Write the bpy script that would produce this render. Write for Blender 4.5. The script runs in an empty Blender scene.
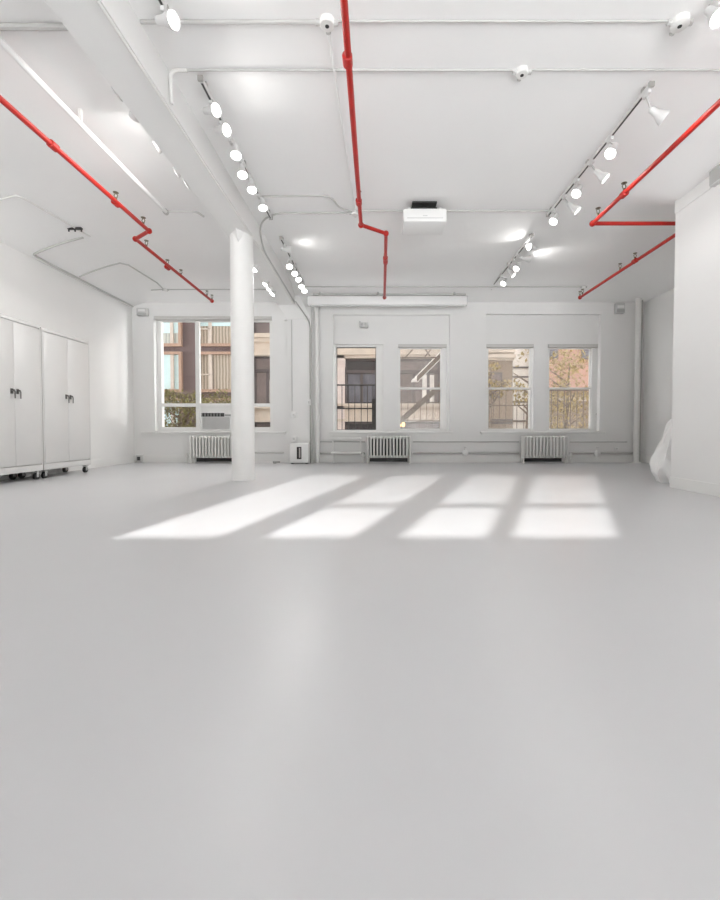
import bpy, bmesh, math, random
from mathutils import Vector, Matrix
random.seed(7)
S = bpy.context.scene
COL = S.collection
PI = math.pi

# ------------------------------------------------------------------ camera model
CAMZ, F, VX, HZ, PITCH = 0.70, 430.0, 378.0, 430.0, math.radians(1.5)
PY = HZ + F * math.tan(PITCH)
YB = 9.25                                    # window wall


def ray(px, py):
    a, b = (px - VX) / F, (PY - py) / F
    return Vector((a, math.cos(PITCH) + b * math.sin(PITCH), -math.sin(PITCH) + b * math.cos(PITCH)))


def at(px, py, Y):
    d = ray(px, py)
    return Vector((0, 0, CAMZ)) + d * (Y / d.y)


def atz(px, py, Z):
    d = ray(px, py)
    return Vector((0, 0, CAMZ)) + d * ((Z - CAMZ) / d.z)


PX0, PY1 = 3.585, 5.25                       # partition: room-side face and far end
XL, XR, YR = -5.25, 5.69, -2.5               # left, right and rear walls
CEIL = CAMZ + 2.97


def ceilz(x, y):
    q = lambda d, w: max(0.0, 1 - max(0.0, d) / w) ** 2
    dp = math.hypot(max(0, PX0 - x), max(0, y - PY1))
    drop = max(0.26 * q(YB - y, 1.2), 0.36 * q(x - XL, 1.5), 0.25 * q(XR - x, 1.2), 0.25 * q(dp, 0.9))
    return CEIL - drop


def atc(px, py, off=0.0):
    """point on the ceiling surface (lowered by off) seen along a ray"""
    Z = CEIL - off
    for _ in range(30):
        p = atz(px, py, Z)
        Z = ceilz(p.x, p.y) - off
    return p


cam_d = bpy.data.cameras.new('camera')
cam = bpy.data.objects.new('camera', cam_d)
COL.objects.link(cam)
cam.location = (0, 0, CAMZ)
cam.rotation_euler = (PI / 2 - PITCH, 0, 0)
cam_d.sensor_fit = 'HORIZONTAL'
cam_d.sensor_width = 36
cam_d.lens = F / 720 * 36
cam_d.shift_x = -(VX - 360) / 720
cam_d.shift_y = (PY - 450) / 720
cam_d.clip_start = 0.05
cam_d.clip_end = 300
S.camera = cam

# ------------------------------------------------------------------ materials


def mat(name, col, rough=0.5, metal=0.0, noise=0.0, scale=8.0, bump=0.0, bscale=60.0, spec=0.5):
    m = bpy.data.materials.new(name)
    m.use_nodes = True
    nt = m.node_tree
    b = nt.nodes['Principled BSDF']
    b.inputs['Roughness'].default_value = rough
    b.inputs['Metallic'].default_value = metal
    b.inputs['Specular IOR Level'].default_value = spec
    b.inputs['Base Color'].default_value = (*col, 1)
    tc = nt.nodes.new('ShaderNodeTexCoord')
    if noise:
        n = nt.nodes.new('ShaderNodeTexNoise')
        n.inputs['Scale'].default_value = scale
        n.inputs['Detail'].default_value = 5
        nt.links.new(tc.outputs['Object'], n.inputs['Vector'])
        r = nt.nodes.new('ShaderNodeValToRGB')
        r.color_ramp.elements[0].position = 0.3
        r.color_ramp.elements[1].position = 0.7
        r.color_ramp.elements[0].color = (*[max(0, c * (1 - noise)) for c in col], 1)
        r.color_ramp.elements[1].color = (*[min(1, c * (1 + noise)) for c in col], 1)
        nt.links.new(n.outputs['Fac'], r.inputs['Fac'])
        nt.links.new(r.outputs['Color'], b.inputs['Base Color'])
    if bump:
        n2 = nt.nodes.new('ShaderNodeTexNoise')
        n2.inputs['Scale'].default_value = bscale
        n2.inputs['Detail'].default_value = 3
        nt.links.new(tc.outputs['Object'], n2.inputs['Vector'])
        bp = nt.nodes.new('ShaderNodeBump')
        bp.inputs['Strength'].default_value = bump
        bp.inputs['Distance'].default_value = 0.01
        nt.links.new(n2.outputs['Fac'], bp.inputs['Height'])
        nt.links.new(bp.outputs['Normal'], b.inputs['Normal'])
    return m


def brick(name, c1, c2, cm, scale=1.0, bw=0.22, bh=0.075, mortar=0.012, rough=0.9):
    m = bpy.data.materials.new(name)
    m.use_nodes = True
    nt = m.node_tree
    b = nt.nodes['Principled BSDF']
    b.inputs['Roughness'].default_value = rough
    tc = nt.nodes.new('ShaderNodeTexCoord')
    sp = nt.nodes.new('ShaderNodeSeparateXYZ')
    ad = nt.nodes.new('ShaderNodeMath')
    cb = nt.nodes.new('ShaderNodeCombineXYZ')
    nt.links.new(tc.outputs['Object'], sp.inputs[0])
    nt.links.new(sp.outputs['X'], ad.inputs[0])
    nt.links.new(sp.outputs['Y'], ad.inputs[1])
    nt.links.new(ad.outputs[0], cb.inputs['X'])
    nt.links.new(sp.outputs['Z'], cb.inputs['Y'])
    t = nt.nodes.new('ShaderNodeTexBrick')
    t.inputs['Color1'].default_value = (*c1, 1)
    t.inputs['Color2'].default_value = (*c2, 1)
    t.inputs['Mortar'].default_value = (*cm, 1)
    t.inputs['Scale'].default_value = scale
    t.inputs['Brick Width'].default_value = bw
    t.inputs['Row Height'].default_value = bh
    t.inputs['Mortar Size'].default_value = mortar
    nt.links.new(cb.outputs[0], t.inputs['Vector'])
    nt.links.new(t.outputs['Color'], b.inputs['Base Color'])
    return m


def floor_mat():
    m = mat('floor_paint', (0.55, 0.55, 0.557), 0.33, 0, 0.012, 1.3, 0.04, 9, 0.4)
    nt = m.node_tree
    b = nt.nodes['Principled BSDF']
    base = b.inputs['Base Color'].links[0].from_socket
    tc = nt.nodes['Texture Coordinate']
    # sparse scuffs and paint chips
    v = nt.nodes.new('ShaderNodeTexVoronoi')
    v.inputs['Scale'].default_value = 2.2
    nt.links.new(tc.outputs['Object'], v.inputs['Vector'])
    lt = nt.nodes.new('ShaderNodeMath')
    lt.operation = 'LESS_THAN'
    lt.inputs[1].default_value = 0.012
    nt.links.new(v.outputs['Distance'], lt.inputs[0])
    mx = nt.nodes.new('ShaderNodeMixRGB')
    mx.inputs['Color2'].default_value = (0.42, 0.41, 0.40, 1)
    nt.links.new(lt.outputs[0], mx.inputs['Fac'])
    nt.links.new(base, mx.inputs['Color1'])
    nt.links.new(mx.outputs[0], b.inputs['Base Color'])
    return m


def emis(name, col, s):
    m = bpy.data.materials.new(name)
    m.use_nodes = True
    nt = m.node_tree
    nt.nodes.remove(nt.nodes['Principled BSDF'])
    e = nt.nodes.new('ShaderNodeEmission')
    e.inputs['Color'].default_value = (*col, 1)
    e.inputs['Strength'].default_value = s
    nt.links.new(e.outputs[0], nt.nodes['Material Output'].inputs[0])
    return m


def glass(name, haze=0.08, tint=(1, 1, 1)):
    m = bpy.data.materials.new(name)
    m.use_nodes = True
    nt = m.node_tree
    nt.nodes.remove(nt.nodes['Principled BSDF'])
    out = nt.nodes['Material Output']
    t = nt.nodes.new('ShaderNodeBsdfTransparent')
    t.inputs[0].default_value = (*tint, 1)
    g = nt.nodes.new('ShaderNodeBsdfGlossy')
    g.inputs['Roughness'].default_value = 0.03
    lw = nt.nodes.new('ShaderNodeLayerWeight')
    lw.inputs['Blend'].default_value = 0.5
    pw = nt.nodes.new('ShaderNodeMath')
    pw.operation = 'POWER'
    pw.inputs[1].default_value = 5
    nt.links.new(lw.outputs['Facing'], pw.inputs[0])
    fr = nt.nodes.new('ShaderNodeMath')
    fr.operation = 'MULTIPLY_ADD'
    fr.inputs[1].default_value = 0.6
    fr.inputs[2].default_value = 0.02
    nt.links.new(pw.outputs[0], fr.inputs[0])
    mx = nt.nodes.new('ShaderNodeMixShader')
    nt.links.new(fr.outputs[0], mx.inputs[0])
    nt.links.new(t.outputs[0], mx.inputs[1])
    nt.links.new(g.outputs[0], mx.inputs[2])
    d = nt.nodes.new('ShaderNodeBsdfDiffuse')
    d.inputs[0].default_value = (0.85, 0.82, 0.78, 1)
    tr = nt.nodes.new('ShaderNodeBsdfTranslucent')
    tr.inputs[0].default_value = (0.85, 0.82, 0.78, 1)
    dm = nt.nodes.new('ShaderNodeMixShader')
    nt.links.new(d.outputs[0], dm.inputs[1])
    nt.links.new(tr.outputs[0], dm.inputs[2])
    n = nt.nodes.new('ShaderNodeTexNoise')
    n.inputs['Scale'].default_value = 3
    ml = nt.nodes.new('ShaderNodeMath')
    ml.operation = 'MULTIPLY'
    ml.inputs[1].default_value = haze * 2
    nt.links.new(n.outputs['Fac'], ml.inputs[0])
    m2 = nt.nodes.new('ShaderNodeMixShader')
    nt.links.new(ml.outputs[0], m2.inputs[0])
    nt.links.new(mx.outputs[0], m2.inputs[1])
    nt.links.new(dm.outputs[0], m2.inputs[2])
    nt.links.new(m2.outputs[0], out.inputs[0])
    return m


M = {}
M['wall'] = mat('wall_paint', (0.80, 0.797, 0.785), 0.6, 0, 0.012, 1.5, 0.05, 25)
M['ceil'] = mat('ceiling_paint', (0.88, 0.877, 0.87), 0.7, 0, 0.01, 1.2, 0.05, 20)
M['floor'] = floor_mat()
M['trim'] = mat('trim_gloss', (0.82, 0.818, 0.80), 0.35, 0, 0.01, 4)
M['pipe'] = mat('painted_pipe', (0.76, 0.755, 0.735), 0.4, 0, 0.02, 6)
M['dull'] = mat('dull_pipe', (0.52, 0.515, 0.50), 0.5, 0, 0.03, 6)
M['red'] = mat('red_enamel', (0.41, 0.009, 0.004), 0.4, 0, 0.06, 10)
M['brass'] = mat('bronze_metal', (0.20, 0.18, 0.13), 0.4, 0.8, 0.1, 20)
M['dark'] = mat('dark_metal', (0.06, 0.06, 0.058), 0.5, 0.3, 0.1, 20)
M['rail'] = mat('rail_metal', (0.42, 0.41, 0.39), 0.4, 0.3, 0.05, 10)
M['lamp'] = mat('lamp_enamel', (0.66, 0.655, 0.645), 0.35, 0, 0.02, 9)
M['bulb'] = emis('bulb_glow', (1, 0.985, 0.96), 9.0)
M['cab'] = mat('cabinet_enamel', (0.62, 0.615, 0.605), 0.4, 0, 0.012, 3)
M['chrome'] = mat('handle_steel', (0.16, 0.155, 0.15), 0.35, 0.8, 0.05, 20)
M['black'] = mat('black_rubber', (0.02, 0.02, 0.02), 0.6, 0, 0.1, 20)
M['plastic'] = mat('white_plastic', (0.82, 0.82, 0.81), 0.35, 0, 0.01, 5)
M['grey'] = mat('grey_plastic', (0.42, 0.42, 0.41), 0.5, 0, 0.03, 8)
M['lgrey'] = mat('light_grey_plastic', (0.60, 0.60, 0.59), 0.5, 0, 0.02, 8)
M['shade'] = mat('shade_fabric', (0.60, 0.59, 0.57), 0.8, 0, 0.02, 30)
M['sheet'] = mat('plastic_sheeting', (0.86, 0.86, 0.85), 0.45, 0, 0.02, 5, 0.3, 12)
M['rad'] = mat('radiator_paint', (0.76, 0.755, 0.73), 0.4, 0, 0.02, 8)
M['glass'] = glass('clear_glass', 0.01)
M['haze'] = glass('dusty_glass', 0.10)
M['iron'] = mat('black_iron', (0.02, 0.017, 0.015), 0.6, 0.2, 0.1, 12)
M['iron2'] = mat('brown_iron', (0.13, 0.09, 0.06), 0.7, 0.2, 0.15, 12)
M['tread'] = mat('pale_tread', (0.85, 0.82, 0.78), 0.6, 0, 0.15, 18)
M['modern'] = brick('purple_brown_panels', (0.155, 0.112, 0.110), (0.165, 0.120, 0.117), (0.10, 0.075, 0.075), 1, 2.6, 1.45, 0.02)
M['copper'] = mat('copper_frame', (0.40, 0.26, 0.19), 0.6, 0.0, 0.08, 4)
M['frame2'] = mat('pale_frame', (0.55, 0.48, 0.42), 0.6, 0, 0.05, 5)
M['blind'] = mat('pale_blue_blind', (0.55, 0.72, 0.74), 0.6, 0, 0.05, 3)


def stripes(name, c1, c2, scale, axis='X'):
    m = mat(name, c1, 0.8)
    nt = m.node_tree
    w = nt.nodes.new('ShaderNodeTexWave')
    w.bands_direction = axis
    w.inputs['Scale'].default_value = scale
    w.inputs['Distortion'].default_value = 1.2
    nt.links.new(nt.nodes['Texture Coordinate'].outputs['Object'], w.inputs['Vector'])
    r = nt.nodes.new('ShaderNodeValToRGB')
    r.color_ramp.elements[0].color = (*c1, 1)
    r.color_ramp.elements[1].color = (*c2, 1)
    nt.links.new(w.outputs['Color'], r.inputs['Fac'])
    nt.links.new(r.outputs['Color'], nt.nodes['Principled BSDF'].inputs['Base Color'])
    return m


M['curtain'] = stripes('folded_curtain', (0.24, 0.20, 0.16), (0.52, 0.45, 0.36), 1.6)
M['curtain2'] = stripes('grey_curtain', (0.33, 0.36, 0.34), (0.52, 0.54, 0.50), 1.6)
M['stone'] = mat('cream_stone', (0.58, 0.50, 0.42), 0.9, 0, 0.10, 1.6, 0.3, 8)
M['stone2'] = mat('pink_stone', (0.66, 0.57, 0.53), 0.9, 0, 0.08, 1.6, 0.3, 8)
M['bwin'] = mat('dark_window', (0.030, 0.025, 0.028), 0.25, 0, 0.25, 1.3)
M['bwin2'] = mat('brown_window', (0.17, 0.13, 0.125), 0.3, 0, 0.25, 1.3)
M['bframe'] = mat('brown_sash', (0.085, 0.068, 0.066), 0.6, 0, 0.1, 3)
M['bluegl'] = mat('blue_grey_glass', (0.12, 0.12, 0.145), 0.2, 0, 0.2, 2)
M['brownbrick'] = brick('brown_brick', (0.25, 0.19, 0.135), (0.31, 0.235, 0.17), (0.26, 0.21, 0.165), 1)
M['orangebrick'] = brick('orange_brick', (0.54, 0.27, 0.19), (0.60, 0.33, 0.24), (0.50, 0.35, 0.28), 1)
M['whitewash'] = mat('white_render', (0.88, 0.85, 0.80), 0.9, 0, 0.05, 1.5)
M['bark'] = mat('bark', (0.16, 0.11, 0.075), 0.9, 0, 0.3, 8, 0.5, 20)
M['leaf'] = mat('leaf_green', (0.20, 0.18, 0.055), 0.7, 0, 0.35, 3)
M['leaf2'] = mat('leaf_yellow', (0.38, 0.29, 0.09), 0.7, 0, 0.35, 3)
M['asphalt'] = mat('asphalt', (0.12, 0.12, 0.12), 0.9, 0, 0.2, 3)
M['warm'] = emis('warm_lamp', (1, 0.62, 0.22), 2.5)

# ------------------------------------------------------------------ mesh helpers


class B:
    def __init__(s):
        s.bm = bmesh.new()

    def box(s, x0, x1, y0, y1, z0, z1, bev=0.0):
        r = bmesh.ops.create_cube(s.bm, size=1)
        vs = r['verts']
        for v in vs:
            v.co = Vector(((x0 + x1) / 2 + v.co.x * (x1 - x0), (y0 + y1) / 2 + v.co.y * (y1 - y0), (z0 + z1) / 2 + v.co.z * (z1 - z0)))
        if bev:
            es = {e for v in vs for e in v.link_edges}
            bmesh.ops.bevel(s.bm, geom=list(es), offset=bev, segments=2, affect='EDGES', profile=0.5)
        return s

    def obox(s, c, half, R, bev=0.0):
        r = bmesh.ops.create_cube(s.bm, size=2)
        vs = r['verts']
        for v in vs:
            v.co = Vector(c) + R @ Vector((v.co.x * half[0], v.co.y * half[1], v.co.z * half[2]))
        if bev:
            es = {e for v in vs for e in v.link_edges}
            bmesh.ops.bevel(s.bm, geom=list(es), offset=bev, segments=2, affect='EDGES')
        return s

    def tube(s, pts, r, n=12, closed=False, caps=True):
        pts = [Vector(p) for p in pts]
        N = len(pts)
        rs = r if isinstance(r, (list, tuple)) else [r] * N
        tans = []
        for i in range(N):
            if closed:
                t = (pts[(i + 1) % N] - pts[i - 1])
            else:
                a = (pts[i] - pts[i - 1]).normalized() if i else Vector()
                b = (pts[i + 1] - pts[i]).normalized() if i < N - 1 else Vector()
                t = a + b
            tans.append(t.normalized())
        up = Vector((0, 0, 1)) if abs(tans[0].z) < 0.9 else Vector((1, 0, 0))
        u = tans[0].cross(up).normalized()
        rings = []
        for i in range(N):
            t = tans[i]
            u = (u - t * u.dot(t)).normalized()
            w = t.cross(u)
            k = 1.0
            if 0 < i < N - 1 or closed:
                a = (pts[i] - pts[i - 1]).normalized()
                k = 1 / max(0.5, a.dot(t))
            rings.append([s.bm.verts.new(pts[i] + (u * math.cos(2 * PI * j / n) + w * math.sin(2 * PI * j / n)) * rs[i] * (k if k < 1.3 else 1.3)) for j in range(n)])
        L = N if closed else N - 1
        for i in range(L):
            A, C = rings[i], rings[(i + 1) % N]
            for j in range(n):
                s.bm.faces.new((A[j], A[(j + 1) % n], C[(j + 1) % n], C[j]))
        if caps and not closed:
            s.bm.faces.new(list(reversed(rings[0])))
            s.bm.faces.new(rings[-1])
        return s

    def lathe(s, prof, o, axis, n=20, cap0=False, cap1=False):
        """prof: (distance along axis, radius)"""
        axis = Vector(axis).normalized()
        up = Vector((0, 0, 1)) if abs(axis.z) < 0.9 else Vector((1, 0, 0))
        u = axis.cross(up).normalized()
        w = axis.cross(u)
        rings = [[s.bm.verts.new(Vector(o) + axis * d + (u * math.cos(2 * PI * j / n) + w * math.sin(2 * PI * j / n)) * r) for j in range(n)] for d, r in prof]
        for A, C in zip(rings, rings[1:]):
            for j in range(n):
                s.bm.faces.new((A[j], A[(j + 1) % n], C[(j + 1) % n], C[j]))
        if cap0:
            s.bm.faces.new(list(reversed(rings[0])))
        if cap1:
            s.bm.faces.new(rings[-1])
        return s

    def poly(s, pts):
        s.bm.faces.new([s.bm.verts.new(p) for p in pts])
        return s

    def prism(s, pts, d):
        d = Vector(d)
        a = [s.bm.verts.new(p) for p in pts]
        b = [s.bm.verts.new(Vector(p) + d) for p in pts]
        s.bm.faces.new(a)
        s.bm.faces.new(list(reversed(b)))
        n = len(a)
        for i in range(n):
            s.bm.faces.new((a[i], b[i], b[(i + 1) % n], a[(i + 1) % n]))
        return s

    def out(s, name, m, parent=None, smooth=False, origin=None):
        bmesh.ops.recalc_face_normals(s.bm, faces=s.bm.faces)
        me = bpy.data.meshes.new(name)
        if origin is None and parent is not None:
            origin = parent.location
        off = Vector(origin) if origin is not None else Vector()
        if off.length:
            bmesh.ops.translate(s.bm, verts=s.bm.verts, vec=-off)
        s.bm.to_mesh(me)
        s.bm.free()
        me.materials.append(M[m] if isinstance(m, str) else m)
        if smooth:
            me.set_sharp_from_angle(angle=math.radians(40)) if hasattr(me, 'set_sharp_from_angle') else None
            me.polygons.foreach_set('use_smooth', [True] * len(me.polygons))
            me.set_sharp_from_angle(angle=math.radians(40))
        o = bpy.data.objects.new(name, me)
        COL.objects.link(o)
        if parent is not None:
            o.parent = parent
            o.location = off - Vector(world_loc(parent))
        else:
            o.location = off
        return o


def world_loc(o):
    v = Vector(o.location)
    while o.parent:
        o = o.parent
        v += o.location
    return v


def sub(bld, name, m, parent, smooth=False):
    """a part whose parent may itself be a part"""
    return bld.out(name, m, parent, smooth, origin=world_loc(parent))


def tag(o, label, cat, group=None):
    o['label'] = label
    o['category'] = cat
    if group:
        o['group'] = group
    return o


def thing(name, loc, label, cat, group=None):
    o = bpy.data.objects.new(name, None)
    COL.objects.link(o)
    o.location = loc
    o.empty_display_size = 0.1
    return tag(o, label, cat, group)


def struct(o):
    o['kind'] = 'structure'
    return o


def s_empty(name, loc):
    o = bpy.data.objects.new(name, None)
    COL.objects.link(o)
    o.location = loc
    return struct(o)


def fillet(pts, rad, k=5):
    pts = [Vector(p) for p in pts]
    out = [pts[0]]
    for i in range(1, len(pts) - 1):
        a, b, c = pts[i - 1], pts[i], pts[i + 1]
        d1, d2 = (a - b), (c - b)
        r = min(rad, d1.length * 0.49, d2.length * 0.49)
        p, q = b + d1.normalized() * r, b + d2.normalized() * r
        for j in range(k + 1):
            t = j / k
            out.append(p * (1 - t) ** 2 + b * 2 * t * (1 - t) + q * t * t)
    out.append(pts[-1])
    return out


def on_ceiling(pts, off, step=0.25):
    """sample a run of ceiling points so it follows the coved ceiling"""
    out = []
    pts = [Vector(p) for p in pts]
    for a, b in zip(pts, pts[1:]):
        n = max(1, int((b - a).length / step))
        for i in range(n):
            p = a.lerp(b, i / n)
            out.append(p)
    out.append(pts[-1])
    for p in out:
        p.z = ceilz(p.x, p.y) - off
    return out


def wall_cells(b, axis, t0, t1, u0, u1, z0, z1, holes):
    """wall slab with rectangular holes. axis 'x': runs along x, thickness in y (t0..t1); axis 'y': runs along y"""
    us = sorted({u0, u1, *[h[0] for h in holes], *[h[1] for h in holes]})
    zs = sorted({z0, z1, *[h[2] for h in holes], *[h[3] for h in holes]})
    us = [u for u in us if u0 <= u <= u1]
    zs = [z for z in zs if z0 <= z <= z1]
    nu, nz = len(us) - 1, len(zs) - 1

    def solid(i, j):
        if not (0 <= i < nu and 0 <= j < nz):
            return False
        cu, cz = (us[i] + us[i + 1]) / 2, (zs[j] + zs[j + 1]) / 2
        return not any(h[0] < cu < h[1] and h[2] < cz < h[3] for h in holes)

    P = (lambda u, t, z: (u, t, z)) if axis == 'x' else (lambda u, t, z: (t, u, z))
    cache = {}

    def V(u, t, z):
        k = (round(u, 5), round(t, 5), round(z, 5))
        if k not in cache:
            cache[k] = b.bm.verts.new(P(u, t, z))
        return cache[k]
    for i in range(nu):
        for j in range(nz):
            if not solid(i, j):
                continue
            a, c, d, e = us[i], us[i + 1], zs[j], zs[j + 1]
            b.bm.faces.new((V(a, t0, d), V(c, t0, d), V(c, t0, e), V(a, t0, e)))
            b.bm.faces.new((V(a, t1, d), V(a, t1, e), V(c, t1, e), V(c, t1, d)))
            if not solid(i - 1, j):
                b.bm.faces.new((V(a, t0, d), V(a, t0, e), V(a, t1, e), V(a, t1, d)))
            if not solid(i + 1, j):
                b.bm.faces.new((V(c, t0, d), V(c, t1, d), V(c, t1, e), V(c, t0, e)))
            if not solid(i, j - 1):
                b.bm.faces.new((V(a, t0, d), V(a, t1, d), V(c, t1, d), V(c, t0, d)))
            if not solid(i, j + 1):
                b.bm.faces.new((V(a, t0, e), V(c, t0, e), V(c, t1, e), V(a, t1, e)))
    return b


def rect(px0, px1, py0, py1, Y):
    p, q = at(px0, py1, Y), at(px1, py0, Y)
    return p.x, q.x, p.z, q.z


# ------------------------------------------------------------------ room shell
struct(B().box(XL - 0.3, XR + 0.3, YR - 0.3, YB + 0.5, -0.25, 0).out('floor', 'floor'))

# ceiling: a coved slab
b = B()
xs = [XL - 0.3 + i * (XR - XL + 0.6) / 84 for i in range(85)]
ys = [YR - 0.3 + i * (YB - YR + 0.65) / 84 for i in range(85)]
g = [[b.bm.verts.new((x, y, ceilz(x, y))) for x in xs] for y in ys]
g2 = [[b.bm.verts.new((x, y, CEIL + 0.3)) for x in xs] for y in ys]
for j in range(84):
    for i in range(84):
        b.bm.faces.new((g[j][i], g[j][i + 1], g[j + 1][i + 1], g[j + 1][i]))
        b.bm.faces.new((g2[j][i], g2[j + 1][i], g2[j + 1][i + 1], g2[j][i + 1]))
for i in range(84):
    for q in (0, 84):
        b.bm.faces.new((g[q][i], g[q][i + 1], g2[q][i + 1], g2[q][i]))
        b.bm.faces.new((g[i][q], g[i + 1][q], g2[i + 1][q], g2[i][q]))
struct(b.out('ceiling', 'ceil', smooth=True))

HT = CEIL + 0.1
YA, YO = YB + 0.10, YB + 0.42                # recess plane, outer face
# front windows
LW = rect(155, 272, 316, 431, YB)
MR = rect(333.5, 450, 314, 431, YB)
RR = rect(485.5, 601, 314, 431, YB)
W1 = rect(334.5, 383, 344, 431, YA)
W2 = rect(398, 447, 344, 431, YA)
W3 = rect(485.8, 534, 344, 431, YA)
W4 = rect(547, 600, 344, 431, YA)
b = B()
wall_cells(b, 'x', YB, YA, XL - 0.3, XR + 0.3, -0.1, HT, [LW, MR, RR])
wall_cells(b, 'x', YA, YO, XL - 0.3, XR + 0.3, -0.1, HT, [LW, W1, W2, W3, W4])
struct(b.out('wall_back', 'wall'))
side_win = []
struct(wall_cells(B(), 'y', XL - 0.3, XL, YR - 0.3, YB, -0.1, HT, side_win).out('wall_left', 'wall'))
struct(B().box(XR, XR + 0.3, PY1 - 0.1, YB, -0.1, HT).out('wall_right', 'wall'))
struct(B().box(PX0, XR + 0.3, YR - 0.3, PY1, -0.1, CEIL - 0.1).out('wall_partition', 'wall'))

# rear wall behind the camera, with added openings cut to shape the floor light patches
SRC = Vector((-3.5, -8.0, 5.0))
EDGE = [(-2.59, -2.25), (-2.10, -1.80), (-1.65, -1.36), (-1.28, -0.92)]


def onrear(y):                               # height on the rear wall for a floor point at depth y
    t = (YR - SRC.y) / (y - SRC.y)
    return SRC.z * (1 - t)


zn, zm0, zm1, zf = onrear(2.80), onrear(3.92), onrear(4.08), onrear(6.68)
holes = [(EDGE[0][0], EDGE[0][1], zn, zf)]
for l, r in EDGE[1:]:
    holes += [(l, r, zn, zm0), (l, r, zm1, zf)]
rear_fill_win = [(0.7, 3.45, 0.2, 2.9), (-5.1, -3.9, 0.2, 2.9)]  # unseen windows, added to let fill light into the room
holes += rear_fill_win
struct(wall_cells(B(), 'x', YR - 0.03, YR, XL - 0.3, PX0 + 0.1, -0.1, HT, holes).out('wall_rear', 'wall'))
for i, (y0, y1, z0, z1) in enumerate(side_win):
    w = s_empty('window_%d' % (6 + i), (XL - 0.15, (y0 + y1) / 2, z0))
    f = B()
    for a, c in ((y0, y0 + .06), (y1 - .06, y1), ((y0 + y1) / 2 - .03, (y0 + y1) / 2 + .03)):
        f.box(XL - 0.19, XL - 0.12, a, c, z0, z1)
    for a, c in ((z0, z0 + .06), (z1 - .06, z1), ((z0 + z1) / 2 - .03, (z0 + z1) / 2 + .03)):
        f.box(XL - 0.19, XL - 0.12, y0, y1, a, c)
    f.out('frame', 'trim', w)
    B().box(XL - 0.158, XL - 0.152, y0 + .05, y1 - .05, z0 + .05, z1 - .05).out('pane', 'glass', w)

for i, (x0, x1, z0, z1) in enumerate(rear_fill_win):
    w = s_empty('window_%d' % (6 + i), ((x0 + x1) / 2, YR - 0.015, z0))
    f = B()
    for a, c in ((x0, x0 + .06), (x1 - .06, x1), ((x0 + x1) / 2 - .03, (x0 + x1) / 2 + .03)):
        f.box(a, c, YR - .04, YR + .02, z0, z1)
    for a, c in ((z0, z0 + .06), (z1 - .06, z1)):
        f.box(x0, x1, YR - .04, YR + .02, a, c)
    f.out('frame', 'trim', w)
    B().box(x0 + .05, x1 - .05, YR - .02, YR - .015, z0 + .05, z1 - .05).out('pane', 'glass', w)

# beam along the room, with its haunch on the window wall
ZBm = CAMZ + 2.68
BX0, BX1 = -2.08, -1.73
ZBe = CAMZ + 2.60                            # the beam sags a little towards the window wall
b = B().prism([(BX0, YR, ZBm), (BX0, 6.0, ZBm), (BX0, 9.0, ZBe), (BX0, 9.0, CEIL + .05), (BX0, YR, CEIL + .05)], (BX1 - BX0, 0, 0))
pl = at(287, 319, 9.10)
pr = at(311, 319, 9.10)
top = [Vector((BX0, 9.0, ZBe)), Vector((BX1, 9.0, ZBe)), Vector((pr.x, 9.1, pr.z)), Vector((pl.x, 9.1, pl.z))]
b.poly(top)
b.poly([Vector((BX0, 9.0, ZBe)), Vector((pl.x, 9.1, pl.z)), Vector((pl.x, 9.26, pl.z)), Vector((BX0, 9.26, CEIL))])
b.poly([Vector((BX1, 9.0, ZBe)), Vector((BX1, 9.26, CEIL)), Vector((pr.x, 9.26, pr.z)), Vector((pr.x, 9.1, pr.z))])
b.poly([Vector((BX0, 9.0, ZBe)), Vector((BX0, 9.26, CEIL)), Vector((BX0, 9.0, CEIL))])
b.poly([Vector((BX1, 9.0, ZBe)), Vector((BX1, 9.0, CEIL)), Vector((BX1, 9.26, CEIL))])
b.poly([Vector((BX1, 9.0, CEIL)), Vector((BX1, 9.0, ZBe)), Vector((pr.x, 9.1, pr.z)), Vector((pr.x, 9.26, CEIL))])
struct(b.out('trim_1', 'wall'))              # ceiling beam
b = B().box(pl.x, pr.x, 9.10, YB + 0.02, 0, pl.z)
b.box(BX0 + .1, pr.x, 9.16, YB + 0.02, pl.z, CEIL - .05)
struct(b.out('trim_2', 'wall'))              # pilaster
# partition cap and skirting
ZP = CAMZ + 2.60
b = B().box(PX0 - 0.010, PX0, YR, PY1 + 0.0, ZP, ZP + 0.2)
struct(b.out('trim_3', 'wall'))
struct(B().box(PX0 - 0.014, PX0, YR, PY1, 0, 0.13).out('baseboard_partition', 'trim'))
b = B().box(XL, XR, YB - 0.016, YB, 0, 0.15).box(XL, XR, YB - 0.022, YB, 0.15, 0.165)
struct(b.out('baseboard_back', 'trim'))
struct(B().box(XL, XL + 0.015, YR, YB, 0, 0.15).out('baseboard_left', 'trim'))
struct(B().box(XR - 0.015, XR, PY1, YB, 0, 0.15).out('baseboard_right', 'trim'))
# moulding over the two middle windows
q = rect(333, 450, 313, 315, YB)
struct(B().box(q[0], q[1], YB - 0.02, YB, q[2], q[3]).out('trim_4', 'trim'))


def sill(name, px0, px1, y0, y1):
    r = rect(px0, px1, y0, y1, YB - 0.07)
    b = B().box(r[0], r[1], YB - 0.07, YB + 0.14, r[3] - 0.035, r[3], 0.006)
    b.box(r[0] + .03, r[1] - .03, YB - 0.02, YB, r[2] - 0.03, r[3] - 0.035)
    struct(b.out(name, 'trim'))


sill('trim_5', 141, 285, 431.5, 434)
sill('trim_6', 329, 453, 431.5, 434)
sill('trim_7', 481, 606, 431.5, 434)

# ------------------------------------------------------------------ front windows


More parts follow.
